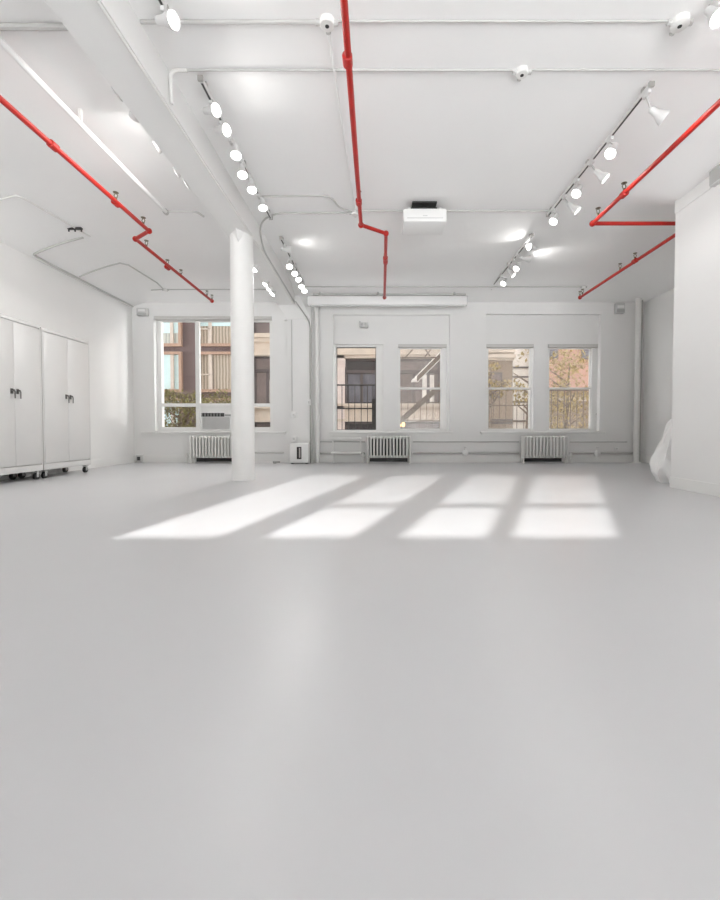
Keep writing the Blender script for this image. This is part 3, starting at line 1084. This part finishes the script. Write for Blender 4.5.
# big white pipe in the left bay
ZW = CEIL - .13
w0, w1 = atz(0, 41, ZW), atz(166, 212, ZW)
t = thing('ceiling_pipe', w1, 'white pipe hanging in the left bay with a dark open end', 'pipe')
d = (w1 - w0).normalized()
st = w1 - d * ((w1.y - YR - .1) / d.y)
B().tube([st, w1], .024, 16).out('pipe', 'plastic', t, True)
B().lathe([(-.03, .034), (.02, .034)], w1, d, 18, False, False).out('end_collar', 'dull', t, True)
B().lathe([(.0, .0), (.001, .031)], w1 + d * .008, d, 18).out('end_opening', 'dark', t)
for f in (.1, .45, .8):
    p = st.lerp(w1, f)
    B().box(p.x - .015, p.x + .015, p.y - .012, p.y + .012, p.z + .018, ceilz(p.x, p.y)).out('hanger', 'pipe', t)
pe = atc(203, 210, .012)
pipe_thing('conduit', fillet([w1 + Vector((.02, .03, .02)), (pe.x - .02, w1.y + .03, w1.z + .02), (pe.x, w1.y + .2, w1.z + .04)], .08, 4), .014, 'dull',
           'short grey conduit joining the hanging white pipe to the beam', 'conduit', CG, 8)

# ------------------------------------------------------------------ track lighting
ZR = CEIL - .05
LIGHTS = []


def rail(x, y0, y1, label):
    t = thing('track_rail', (x, y0, ZR), label, 'track', 'lighting tracks on the ceiling')
    B().box(x - .014, x + .014, y0, y1, ZR - .017, ZR + .017).out('rail', 'lamp', t)
    B().box(x - .008, x + .008, y0 + .02, y1 - .02, ZR - .0185, ZR - .016).out('slot', 'dark', t)
    for y in (y0 - .02, y1):
        B().box(x - .022, x + .022, y, y + .02, ZR - .02, ZR + .02).out('end_cap', 'rail', t)
    n = max(2, int((y1 - y0) / .9) + 1)
    for i in range(n):
        y = y0 + .1 + (y1 - y0 - .2) * i / (n - 1)
        B().box(x - .012, x + .012, y - .02, y + .02, ZR + .015, ceilz(x, y)).out('clip', 'rail', t)


def head(x, disc, aim, label, group, power=1.0, spread=70):
    """track head on the rail at x; disc: mouth centre; aim: beam direction"""
    aim = Vector(aim).normalized()
    L = .145
    disc = Vector(disc)
    neck = disc - aim * L
    y = neck.y
    root = Vector((x, y, ZR - .018))
    t = thing('track_light', root, label, 'track light', group)
    B().box(x - .014, x + .014, y - .045, y + .045, ZR - .05, ZR - .017, .004).out('adapter', 'lamp', t, True)
    B().tube([(x, y, ZR - .05), (neck.x, neck.y, neck.z) if (neck - Vector((x, y, ZR - .05))).length > .02 else (x, y, ZR - .08)], .009, 8).out('stem', 'dull', t, True)
    b = B().lathe([(-.012, .014), (0, .027), (.04, .030), (.065, .034), (.095, .044), (.120, .053), (.140, .058), (.145, .058), (.143, .052), (.10, .036)], neck, aim, 22, True, False)
    b.out('lamp_housing', 'lamp', t, True)
    B().lathe([(.132, .051), (.136, .042), (.139, .026), (.140, .0005)], neck, aim, 22).out('bulb', 'bulb', t, True)
    LIGHTS.append((disc + aim * .012, aim, power, spread))


ZD = CEIL - .25
RX = 2.31
rail(RX, 3.72, 5.92, 'right lighting track, the section nearer the camera')
rail(RX, 6.52, 8.95, 'right lighting track, the section nearer the windows')
rail(RX, .2, 3.05, 'lighting track cut off by the top right corner')
LX = -1.475
rail(LX, 3.66, 6.0, 'lighting track along the right side of the beam, the near section')
rail(LX, 6.62, 8.9, 'lighting track along the right side of the beam, the far section')
rail(LX, .2, 3.05, 'lighting track beside the beam cut off by the top edge')
AX = -2.12
rail(AX, 2.4, 5.2, 'lighting track left of the beam, mostly hidden behind it')
rail(AX, 6.6, 8.9, 'lighting track left of the beam near the wide window')

G1 = 'track lights on the right track'
for (px, py, aim, lab, zd) in (
        (664.5, 119, (.74, -.08, -.62), 'bell track light nearest the camera on the right track, seen from its side', .30),
        (610, 154, (-.50, -.32, -.78), 'lit track light facing the camera, nearest on the right track', .25),
        (606, 179, (.66, -.22, -.70), 'side-on track light above the right red pipe, second of its kind on the track', .27),
        (576, 194, (-.50, -.32, -.78), 'lit track light facing the camera, in the middle of the near right track', .25),
        (578, 211, (.66, -.22, -.70), 'side-on track light just left of the right red pipe corner', .27),
        (553, 222, (-.50, -.32, -.78), 'lit track light facing the camera at the far end of the near right track', .25)):
    head(RX, atz(px, py, CEIL - zd), aim, lab, G1, .6 if aim[0] > 0 or aim[2] > 0 else 1.0)
for (px, py, aim, lab, zd) in (
        (529, 247, (-.85, -.35, .02), 'track light aimed sideways to the left, first on the far right track', .12),
        (529.5, 259, (.8, .2, .02), 'dark-backed track light aimed to the right on the far right track', .13),
        (516, 269, (-.5, -.4, -.8), 'bright track light in the middle of the far right track', .25),
        (514, 275.5, (.66, -.25, -.7), 'side-on track light on the far right track', .27),
        (503, 284, (-.5, -.4, -.8), 'last lit track light on the far right track by the windows', .25)):
    head(RX, atz(px, py, CEIL - zd), aim, lab, G1)
head(RX, atz(719, 18, CEIL - .22), (.1, -.5, -.8), 'lit track light cut off by the right edge', G1)
G2 = 'track lights on the track right of the beam'
for (px, py, aim, lab, zd) in (
        (216.5, 110, (.85, -.42, -.25), 'lit track light turned right, nearest on the near beam track', .17),
        (227, 130, (.85, -.40, -.28), 'lit track light turned right, second on the near beam track', .17),
        (236, 156, (.12, -.30, -.92), 'lit track light, third from the camera on the near beam track', .25),
        (242.5, 175.5, (.12, -.30, -.92), 'lit track light, fourth from the camera on the near beam track', .25),
        (252, 190.5, (.12, -.30, -.92), 'lit track light, fifth from the camera on the near beam track', .25),
        (263, 208.5, (.12, -.30, -.92), 'lit track light, last and farthest on the near beam track', .25),
        (289.5, 267, (.15, -.5, -.8), 'lit track light, second from the camera on the far beam track', .25),
        (294.8, 274, (.15, -.5, -.8), 'lit track light, third from the camera on the far beam track', .25),
        (298.5, 280, (.15, -.5, -.8), 'lit track light, fourth from the camera on the far beam track', .25),
        (301.5, 287, (.15, -.5, -.8), 'lit track light, fifth from the camera on the far beam track', .27),
        (304.5, 291.5, (.15, -.5, -.8), 'lit track light, last on the far beam track by the screen', .27)):
    head(LX, atz(px, py, CEIL - zd), aim, lab, G2, .6 if aim[0] > .5 else 1.0)
head(LX, atz(291, 250, CEIL - .13), (.85, .15, .0), 'track light turned away to the right, first on the far beam track', G2, .45)
head(LX, atz(174, 20, CEIL - .17), (.88, -.3, -.25), 'lit track light near the top edge beside the beam', G2)
G3 = 'track lights on the track left of the beam'
for (px, py, lab, aim) in (
        (117, 94, 'track light left of the beam nearest the camera', (-.8, .1, -.45)),
        (136, 117, 'grey side of a track light left of the beam, second from the camera', (-.55, .8, -.3)),
        (156, 148, 'track light left of the beam, third from the camera', (-.8, -.15, -.5)),
        (175.5, 172.5, 'track light left of the beam, fourth from the camera', (-.8, -.15, -.5)),
        (185.5, 184.5, 'track light left of the beam, fifth from the camera', (-.8, -.15, -.5)),
        (254, 270, 'track light seen just right of the round column', (-.45, -.35, -.8)),
        (265, 285, 'track light right of the round column, first of a close row of three', (-.45, -.35, -.8)),
        (268.5, 290, 'track light right of the round column, middle of a close row of three', (-.45, -.35, -.8)),
        (272, 294.5, 'track light right of the round column, last of a close row of three', (-.45, -.35, -.8))):
    head(AX, atz(px, py, CEIL - .17) if px < 200 else atz(px, py, CAMZ + 2.57), aim, lab, G3, 1.5 if px < 200 else 3.6)

# ------------------------------------------------------------------ draped sheeting behind the partition
b = B()
n, m_ = 72, 30
rings = []
PROF = [(0, 4.08, .30), (.12, 4.06, .33), (.28, 4.06, .34), (.5, 4.09, .32), (.7, 4.12, .29), (.86, 4.10, .21), (.95, 4.08, .13), (1, 4.07, .05)]
cx, cy = 4.0, 5.72
for j in range(m_ + 1):
    v = j / m_
    for (v0_, x0_, r0_), (v1_, x1_, r1_) in zip(PROF, PROF[1:]):
        if v <= v1_ + 1e-6:
            k = (v - v0_) / (v1_ - v0_)
            pcx, rr0 = x0_ + (x1_ - x0_) * k, r0_ + (r1_ - r0_) * k
            break
    ring = []
    for i in range(n):
        a = 2 * PI * i / n
        fold = 1 + .13 * abs(math.sin(4.5 * a + 2.5 * v)) - .06 + .07 * math.sin(12 * a - 5 * v) + .04 * math.sin(19 * a + 9 * v) + .05 * math.sin(9 * v + 2 * a)
        rr = rr0 * (fold if v < .97 else 1)
        z = .90 * v * (1 + .03 * math.sin(3 * a + 1) * (v > .02))
        ring.append(b.bm.verts.new((pcx + rr * math.cos(a), cy - .05 * v + rr * math.sin(a) * .95, z)))
    rings.append(ring)
for A_, C_ in zip(rings, rings[1:]):
    for i in range(n):
        b.bm.faces.new((A_[i], A_[(i + 1) % n], C_[(i + 1) % n], C_[i]))
b.bm.faces.new(rings[-1])
b.bm.faces.new(list(reversed(rings[0])))
tag(b.out('plastic_sheeting', 'sheet', None, True, origin=(cx, cy, 0)), 'heap of white plastic sheeting tucked behind the partition end', 'sheeting')

# box on the partition near the right edge
p = at(716, 173, 4.0)
yb = PX0 * F / (716 - VX)
pb = at(717, 176, yb)
t = thing('wall_speaker', (PX0, yb, pb.z), 'small grey box fixed high on the partition at the right edge', 'speaker')
B().box(PX0 - .09, PX0 - .026, yb - .12, yb + .05, pb.z - .09, pb.z + .07, .008).out('housing', 'lgrey', t, True)
B().box(PX0 - .10, PX0 - .026, yb - .13, yb + .06, pb.z + .07, pb.z + .085).out('top_plate', 'plastic', t)
B().box(PX0 - .095, PX0 - .088, yb - .11, yb + .04, pb.z - .08, pb.z + .06).out('grille', 'grey', t)

# ------------------------------------------------------------------ outside: street and buildings
struct(B().box(-40, 40, YO + .3, 45, -9.4, -9.0).out('street', 'asphalt'))
YS_ = 27.0


def R(px0, px1, py0, py1, Y=YS_):
    z0, z1 = at(px0, py1, Y).z, at(px0, py0, Y).z
    return at(px0, 390, Y).x, at(px1, 390, Y).x, z0, z1


# our own building's street front below and above the room; unseen, added to shade the facades
struct(B().box(-40, 40, YO - .15, YO, -9.2, -.26).out('wall_front_lower', 'stone'))
struct(wall_cells(B(), 'x', YO - .15, YO, -40, 40, -.26, 9.0, [(XL - .31, XR + .31, -.27, HT + .02)]).out('wall_front_upper', 'stone'))


# modern building
r = R(60, 246, 250, 470)
t = thing('modern_building', ((r[0] + r[1]) / 2, YS_ + .2, -9), 'purple brown panelled building with copper window frames across the street', 'building')
B().box(r[0], r[1], YS_ + .25, YS_ + 6, -9, 14).out('wall', 'modern', t)
for (p0, p1, ml) in ((141, 181.5, (171,)), (197, 246, (209.5,))):
    for (y0, y1) in ((306, 346), (351.5, 392), (398, 438)):
        q = R(p0, p1, y0, y1)
        w = B()
        x0, x1, z0, z1 = q
        fw = .17
        w.box(x0, x1, YS_, YS_ + .3, z0, z0 + fw).box(x0, x1, YS_, YS_ + .3, z1 - fw, z1)
        w.box(x1 - fw, x1, YS_, YS_ + .3, z0 + fw, z1 - fw).box(x0, x0 + fw, YS_, YS_ + .3, z0 + fw, z1 - fw)
        wo = w.out('window_frame', 'copper', t)
        mu = B()
        for mm in ml:
            xm_ = at(mm, 340, YS_).x
            mu.box(xm_ - .10, xm_ + .10, YS_ + .08, YS_ + .2, z0 + fw, z1 - fw)
            if p0 > 190:
                zz = z0 + (z1 - z0) * .42
                mu.box(x0 + fw, xm_, YS_ + .08, YS_ + .2, zz, zz + .09)
        sub(mu, 'mullion', 'frame2', wo)
        first = p0 < 190
        ms = 'blind' if first and y0 > 350 else 'curtain2' if first else 'curtain'
        sub(B().box(x0 + fw, x1 - fw, YS_ + .17, YS_ + .24, z0 + fw, z1 - fw), 'curtain', ms, wo)
        if y0 < 350:
            zz = at(160, 332.5 if first else 325.5, YS_).z
            sub(B().box(x0 + fw, x1 - fw, YS_ + .14, YS_ + .169, zz, z1 - fw), 'blind', 'blind', wo)
# classical stone building
r = R(246.5, 449, 250, 470)
t = thing('stone_building', ((r[0] + r[1]) / 2, YS_, -9), 'old cream stone building with dark windows across the street', 'building')
b = B().box(r[0], r[1], YS_ + .5, YS_ + 6, -9, 14)
b.out('wall', 'stone', t)
piers = [(246.5, 253), (330, 344.5), (385, 393), (449, 456)]
b = B()
for p0, p1 in ((246.5, 252.5), (332, 344.5), (389, 398), (441, 449)):
    q = R(p0, p1, 300, 470)
    b.box(q[0], q[1], YS_, YS_ + .55, -9, 13)
    for py in (360.5, 363, 366):
        zz = at(340, py, YS_).z
        b.box(q[0], q[1] + (.06 if p0 < 430 else 0), YS_ - .08, YS_ + .1, zz - .05, zz + .05)
b.out('pier', 'stone2', t)
b = B()
for py0, py1, dpt in ((334, 338, .55), (338, 342, .40), (342, 352, .2), (352, 355.5, .35), (406.5, 408.5, .35), (408.5, 420, .12), (420, 422, .3)):
    q = R(246.5, 332, py0, py1)
    b.box(q[0], q[1], YS_ - dpt + .3, YS_ + .52, q[2], q[3])
for py0, py1, dpt in ((300, 347.5, .25), (347.5, 353.5, .32), (353.5, 355, .45), (355, 358, .3), (403.5, 406, .4), (406, 408, .3), (408, 419, .15), (419, 421.5, .35)):
    q = R(332, 449, py0, py1)
    b.box(q[0], q[1], YS_ - dpt + .3, YS_ + .52, q[2], q[3])
b.out('cornice', 'stone', t)
for (p0, p1, y0, y1, ms) in ((252.5, 292, 318, 334, 'bwin2'), (252.5, 292, 355.5, 406.5, 'bwin2'), (252.5, 292, 422, 432, 'bwin2'), (292, 332, 355.5, 406.5, 'bwin2'),
                         (344.5, 389, 358, 403.5, 'bwin'), (344.5, 389, 421.5, 436, 'bwin'), (398, 441, 358, 403.5, 'bwin2'), (398, 441, 421.5, 436, 'bwin2')):
    x0, x1, z0, z1 = R(p0, p1, y0, y1)
    w = B()
    fw = .14
    w.box(x0, x0 + fw, YS_ + .36, YS_ + .5, z0, z1).box(x1 - fw, x1, YS_ + .36, YS_ + .5, z0, z1)
    w.box(x0, x1, YS_ + .36, YS_ + .5, z1 - fw, z1)
    if y1 - y0 > 30:
        zz = z1 - (z1 - z0) * .28
        w.box(x0, x1, YS_ + .30, YS_ + .5, zz - .12, zz + .08)
        for k in (.38, .72) if p0 > 300 else (.35,):
            xm_ = x0 + (x1 - x0) * k
            w.box(xm_ - .09, xm_ + .09, YS_ + .34, YS_ + .5, z0, zz)
    wo = w.out('window_frame', 'bframe', t)
    sub(B().box(x0 + .02, x1 - .02, YS_ + .42, YS_ + .49, z0, z1 - .02), 'pane', ms, wo)
    if p0 == 344.5 and y0 == 358:
        zz = z1 - (z1 - z0) * .28 - .12
        sub(B().box(x0 + .2, x0 + (x1 - x0) * .36, YS_ + .40, YS_ + .425, z0 + .1, zz), 'sash_glass', 'bluegl', wo)
        sub(B().box(x0 + (x1 - x0) * .41, x0 + (x1 - x0) * .69, YS_ + .40, YS_ + .425, z0 + .1, zz), 'sash_glass', 'bluegl', wo)
    if p0 == 252.5 and y1 - y0 > 30:
        sub(B().box(x0 + (x1 - x0) * .38, x0 + (x1 - x0) * .62, YS_ + .40, YS_ + .425, z0 + .3, z0 + 1.7), 'curtain', 'stone2', wo)
    if p0 == 398 and y0 == 358:
        sub(B().box(x0 + (x1 - x0) * .58, x0 + (x1 - x0) * .86, YS_ + .40, YS_ + .425, z0 + .05, z1 - 1.0), 'curtain', 'whitewash', wo)
# brown brick building with white side bay
r = R(449.5, 514, 250, 470)
t = thing('brown_brick_building', ((r[0] + r[1]) / 2, YS_, -9), 'brown brick building with a pale cornice across the street', 'building')
B().box(r[0], r[1], YS_ + .3, YS_ + 6, -9, 14).out('wall', 'brownbrick', t)
b = B()
for py0, py1, d_ in ((300, 353, .5), (353, 355, .2), (355, 358.5, .6), (358.5, 360, .3)):
    q = R(449.5, 514, py0, py1)
    b.box(q[0], q[1], YS_ - d_ + .3, YS_ + .35, q[2], q[3])
b.out('cornice', 'stone', t)
for p0, p1 in ((456, 468), (473, 484), (491, 503)):
    q = R(p0, p1, 372, 398)
    wo = B().box(q[0], q[1], YS_ + .2, YS_ + .32, q[2], q[3]).out('window_frame', 'bframe', t)
    sub(B().box(q[0] + .1, q[1] - .1, YS_ + .18, YS_ + .22, q[2] + .1, q[3] - .1), 'pane', 'bwin2', wo)
q = R(449.5, 514, 419, 424)
B().box(q[0], q[1], YS_ + .1, YS_ + .35, q[2], q[3]).out('string_course', 'bframe', t)
r = R(514.5, 534, 250, 470)
t = thing('white_building', ((r[0] + r[1]) / 2, YS_ + 2, -9), 'narrow white rendered building between the brown and orange ones', 'building')
B().box(r[0], r[1], YS_ + .8, YS_ + 6, -9, 14).out('wall', 'whitewash', t)
for py in (367.5, 377, 402, 421):
    zz = at(520, py, YS_ + .8).z
    B().box(r[0], r[1], YS_ + .7, YS_ + .82, zz - .05, zz + .05).out('band', 'bframe', t)
r = R(534.5, 660, 250, 470)
t = thing('orange_brick_building', ((r[0] + r[1]) / 2, YS_, -9), 'orange brick building behind the tree on the right', 'building')
B().box(r[0], r[1], YS_ + .4, YS_ + 6, -9, 14).out('wall', 'orangebrick', t)
for p0, p1, y0, y1 in ((583.5, 598, 338, 358.5), (548, 560, 338, 358.5)):
    q = R(p0, p1, y0, y1)
    wo = B().box(q[0], q[1], YS_ + .3, YS_ + .42, q[2], q[3]).out('window_frame', 'bframe', t)
    sub(B().box(q[0] + .08, q[1] - .08, YS_ + .28, YS_ + .32, q[2] + .08, q[3] - .08), 'pane', 'bluegl', wo)
q = R(534.5, 660, 392, 440)
B().box(q[0], q[1], YS_ + .2, YS_ + .45, q[2], q[3]).out('lower_wall', 'brownbrick', t)
q = R(534.5, 660, 397, 401)
B().box(q[0], q[1], YS_ + .1, YS_ + .45, q[2], q[3]).out('string_course', 'stone', t)


def tree(px, Y, ztop, zlow, rad, nleaf, ms, label, seed, trunk=True):
    rnd = random.Random(seed)
    x = at(px, 400, Y).x
    t = thing('street_tree', (x, Y, -9), label, 'tree', 'street trees outside the windows')
    b = B()
    b.tube([(x, Y, -9), (x + .05, Y, -4), (x - .05, Y, zlow), (x + .1, Y, ztop - rad * .5)], [.16, .13, .09, .03], 10)
    for k in range(16):
        z = zlow - .6 + (ztop - zlow) * rnd.random() * .8
        a = rnd.random() * 2 * PI
        L = rad * (.5 + .5 * rnd.random())
        e = Vector((x + math.cos(a) * L, Y + math.sin(a) * L, z + L * .7))
        mid = Vector((x + math.cos(a) * L * .45, Y + math.sin(a) * L * .45, z + L * .25 + .1 * rnd.random()))
        b.tube([(x, Y, z), mid, e], [.045, .03, .012], 6)
    b.out('trunk', 'bark', t, True)
    c = B()
    cz = (ztop + zlow) / 2
    for k in range(nleaf):
        while True:
            v = Vector((rnd.uniform(-1, 1), rnd.uniform(-1, 1), rnd.uniform(-1, 1)))
            if .15 < v.length < 1:
                break
        p = Vector((x + v.x * rad, Y + v.y * rad, cz + v.z * (ztop - zlow) / 2))
        if math.sin(p.x * 3.1 + seed) + math.sin(p.z * 3.7) + math.sin(p.y * 2.9) < -.6:
            continue
        s_ = rnd.uniform(.05, .11)
        Rm = Matrix.Rotation(rnd.uniform(0, 6.3), 3, 'Z') @ Matrix.Rotation(rnd.uniform(-1.2, 1.2), 3, 'X')
        c.poly([p + Rm @ Vector((-s_ * .55, 0, 0)), p + Rm @ Vector((0, -s_, 0)), p + Rm @ Vector((s_ * .55, 0, 0)), p + Rm @ Vector((0, s_, 0))])
    c.out('leaves', ms, t)


tree(178, 21, at(0, 388, 21).z, at(0, 440, 21).z, 1.9, 5200, 'leaf', 'bushy green tree below the copper framed windows', 3)
tree(228, 24.8, at(0, 388, 24.8).z, at(0, 440, 24.8).z, 1.5, 2600, 'leaf', 'green treetop beside the air conditioner', 5)
tree(567, 19, at(0, 346, 19).z, at(0, 440, 19).z, 1.5, 3600, 'leaf2', 'branching yellow green tree before the orange brick building', 8)
tree(529, 17, at(0, 344, 17).z, at(0, 432, 17).z, .62, 900, 'leaf2', 'slim branching tree before the white building', 11)
tree(489, 18, at(0, 362, 18).z, at(0, 400, 18).z, .9, 900, 'leaf2', 'thin tree before the brown brick building', 14)


# fire escapes
def railing(px0, px1, pxs, Y, ytop, ylows, ms, label, post=None, rb=.010, rr=.018, platform=True):
    x0, x1 = at(px0, 390, Y).x, at(px1, 390, Y).x
    zt = at(378, ytop, Y).z
    z0 = .22
    t = thing('fire_escape_railing', ((x0 + x1) / 2, Y, z0), label, 'railing', 'fire escape balconies outside the windows')
    B().tube([(x0, Y, zt), (x1, Y, zt)], rr, 8).out('top_rail', ms, t, True)
    for py in ylows:
        z = at(378, py, Y).z
        B().tube([(x0, Y, z), (x1, Y, z)], rr * .8, 8).out('cross_rail', ms, t, True)
    B().tube([(x0, Y, z0 + .05), (x1, Y, z0 + .05)], rr * .8, 8).out('bottom_rail', ms, t, True)
    for px in pxs:
        x = at(px, 400, Y).x
        B().tube([(x, Y, z0), (x, Y, zt)], rb, 6).out('baluster', ms, t, True)
    if post:
        x = at(post, 400, Y).x
        B().box(x - .045, x + .045, Y - .03, Y + .03, z0, at(378, 399, Y).z).out('post', ms, t)
    if platform:
        b = B()
        k = 0
        y = YO + .03
        while y < Y + .04:
            b.box(x0, x1, y, y + .03, z0 - .04, z0)
            y += .07
        for x in (x0, (x0 + x1) / 2, x1 - .05):
            b.box(x, x + .05, YO, Y + .04, z0 - .09, z0 - .04)
        b.out('platform', ms, t)


YE = 10.45
railing(318, 381, (323, 329, 335, 342, 348.8, 354.8, 361.2, 367.5, 373), YE, 385, (408.5,), 'iron', 'black iron railing right outside the first single window', 373.8)
railing(386, 452, [389 + 6.3 * k for k in range(10)], YE, 388.5, (402.3, 420.5), 'iron2', 'brown iron railing below the fire stair', None, .008, .016)
railing(470, 538, [474, 480, 486, 491.5, 493.5, 499.5, 506, 513, 517, 524, 530, 535], YE, 389, (405.5, 421.5), 'iron2', 'brown iron railing outside the left window of the right pair', None, .008, .016)
railing(541, 612, [545 + 6.4 * k for k in range(11)], YE, 390.5, (), 'iron2', 'brown iron railing outside the window nearest the right corner', None, .010, .016)
# stair flight outside the second single window
Ya, Yb_ = 10.65, 11.25
s0, s1 = at(417, 379, Ya), at(447, 349, Ya)
t = thing('fire_escape_stair', (s0.x, s0.y, .22), 'iron fire stair with pale treads outside the window beside the first one', 'stair')
for Y in (Ya, Yb_):
    a, c = s0.copy(), s1 + (s1 - s0) * .6
    a.y = c.y = Y
    dd = Vector((0, 0, -.07))
    B().prism([a + dd, c + dd, c - dd, a - dd], (0, .02, 0)).out('stringer', 'iron2', t)
for k in range(13):
    p = s0.lerp(s1, k / 9)
    B().box(p.x - .10, p.x + .08, Ya + .02, Yb_, p.z - .015, p.z + .015).out('tread', 'tread', t)
# lower flight
l0, l1 = at(397, 424, 10.38), at(446, 381, 10.38)
l0 = l0 + (l0 - l1) * ((l0.z - .33) / (l1.z - l0.z))
dd = Vector((0, 0, -.085))
B().prism([l0 + dd, l1 + dd, l1 - dd, l0 - dd], (0, .03, 0)).out('lower_stringer', 'iron2', t)
a = at(424, 349, Ya)
for (p0, p1) in (((414, 348), (405, 358)), ((432, 348), (424, 358)), ((424, 347), (430, 356))):
    B().tube([at(*p0, Ya), at(*p1, Ya)], .018, 6).out('brace', 'iron2', t, True)
# strut to a landing
p0, p1 = at(396, 357.5, Ya), at(446, 357.5, Ya)
B().tube([p0, p1], .02, 6).out('landing_edge', 'iron2', t, True)
# warm lamp seen in the same window
p = at(402.5, 424.5, 18)
t = thing('street_lamp', (p.x, 18, -9), 'warm glowing street lamp at the bottom of the fire stair window', 'lamp')
B().tube([(p.x, 18, -9), (p.x, 18, p.z - .1)], .06, 8).out('pole', 'iron', t, True)
bm = B()
bmesh.ops.create_uvsphere(bm.bm, u_segments=12, v_segments=8, radius=.11, matrix=Matrix.Translation(p))
bm.out('globe', 'warm', t, True)

# ------------------------------------------------------------------ lights
KS = 1.0
for i, (p, aim, power, spread) in enumerate(LIGHTS):
    L = bpy.data.lights.new('track_beam', 'SPOT')
    L.energy = 11 * power * KS
    L.spot_size = math.radians(120)
    L.spot_blend = 0.9
    L.shadow_soft_size = 0.05
    L.color = (1, 0.985, 0.965)
    o = bpy.data.objects.new('track_beam', L)
    COL.objects.link(o)
    o.location = p
    o.rotation_euler = aim.to_track_quat('-Z', 'Y').to_euler()
# added spot lamp, throws pane-shaped light patches through the cut rear openings
L = bpy.data.lights.new('floor_patch_spot', 'SPOT')
L.energy = 14500
L.spot_size = math.radians(31)
L.spot_blend = 0.0
L.shadow_soft_size = 0.05
L.color = (1, 0.99, 0.975)
o = bpy.data.objects.new('floor_patch_spot', L)
COL.objects.link(o)
o.location = SRC
o.rotation_euler = (Vector((0, 4.3, 0)) - SRC).to_track_quat('-Z', 'Y').to_euler()
# low morning sun shining along the street, grazing the window wall
L = bpy.data.lights.new('street_sun', 'SUN')
L.energy = 1.0
L.angle = math.radians(10)
L.color = (1, 0.985, 0.96)
o = bpy.data.objects.new('street_sun', L)
COL.objects.link(o)
o.location = (20, 20, 20)
o.rotation_euler = Vector((-1, -.5, -.22)).to_track_quat('-Z', 'Y').to_euler()
# portals help the sky find the windows
for (y0, y1, z0, z1) in side_win:
    L = bpy.data.lights.new('portal', 'AREA')
    L.shape = 'RECTANGLE'
    L.size, L.size_y = y1 - y0, z1 - z0
    L.cycles.is_portal = True
    o = bpy.data.objects.new('portal', L)
    COL.objects.link(o)
    o.location = (XL - .31, (y0 + y1) / 2, (z0 + z1) / 2)
    o.rotation_euler = Vector((1, 0, 0)).to_track_quat('-Z', 'Z').to_euler()
for (x0, x1, z0, z1) in rear_fill_win:
    L = bpy.data.lights.new('portal', 'AREA')
    L.shape = 'RECTANGLE'
    L.size, L.size_y = x1 - x0, z1 - z0
    L.cycles.is_portal = True
    o = bpy.data.objects.new('portal', L)
    COL.objects.link(o)
    o.location = ((x0 + x1) / 2, YR - .06, (z0 + z1) / 2)
    o.rotation_euler = Vector((0, 1, 0)).to_track_quat('-Z', 'Z').to_euler()
for W in (LW, W1, W2, W3, W4):
    L = bpy.data.lights.new('portal', 'AREA')
    L.shape = 'RECTANGLE'
    L.size, L.size_y = W[1] - W[0], W[3] - W[2]
    L.cycles.is_portal = True
    o = bpy.data.objects.new('portal', L)
    COL.objects.link(o)
    o.location = ((W[0] + W[1]) / 2, YO + .01, (W[2] + W[3]) / 2)
    o.rotation_euler = Vector((0, -1, 0)).to_track_quat('-Z', 'Z').to_euler()

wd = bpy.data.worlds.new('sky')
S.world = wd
wd.use_nodes = True
nt = wd.node_tree
bg = nt.nodes['Background']
tc = nt.nodes.new('ShaderNodeTexCoord')
sp = nt.nodes.new('ShaderNodeSeparateXYZ')
nt.links.new(tc.outputs['Generated'], sp.inputs[0])
SKY, LOWER_FILL = 1.3, 13.5                       # open sky above, glow added below the horizon to light the ceiling
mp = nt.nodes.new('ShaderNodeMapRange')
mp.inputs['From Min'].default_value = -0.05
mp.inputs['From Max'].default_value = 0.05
mp.inputs['To Min'].default_value = LOWER_FILL
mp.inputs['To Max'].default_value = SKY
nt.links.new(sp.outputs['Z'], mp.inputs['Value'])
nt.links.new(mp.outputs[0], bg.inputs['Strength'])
bg.inputs['Color'].default_value = (0.97, 0.985, 1.0, 1)

vs = S.view_settings
vs.view_transform = 'Standard'
vs.look = 'None'
vs.gamma = 1
vs.use_curve_mapping = False
vs.exposure = 0.26
S.cycles.use_denoising = True
S.cycles.max_bounces = 12
S.cycles.diffuse_bounces = 8
S.cycles.transparent_max_bounces = 16
S.cycles.sample_clamp_indirect = 6
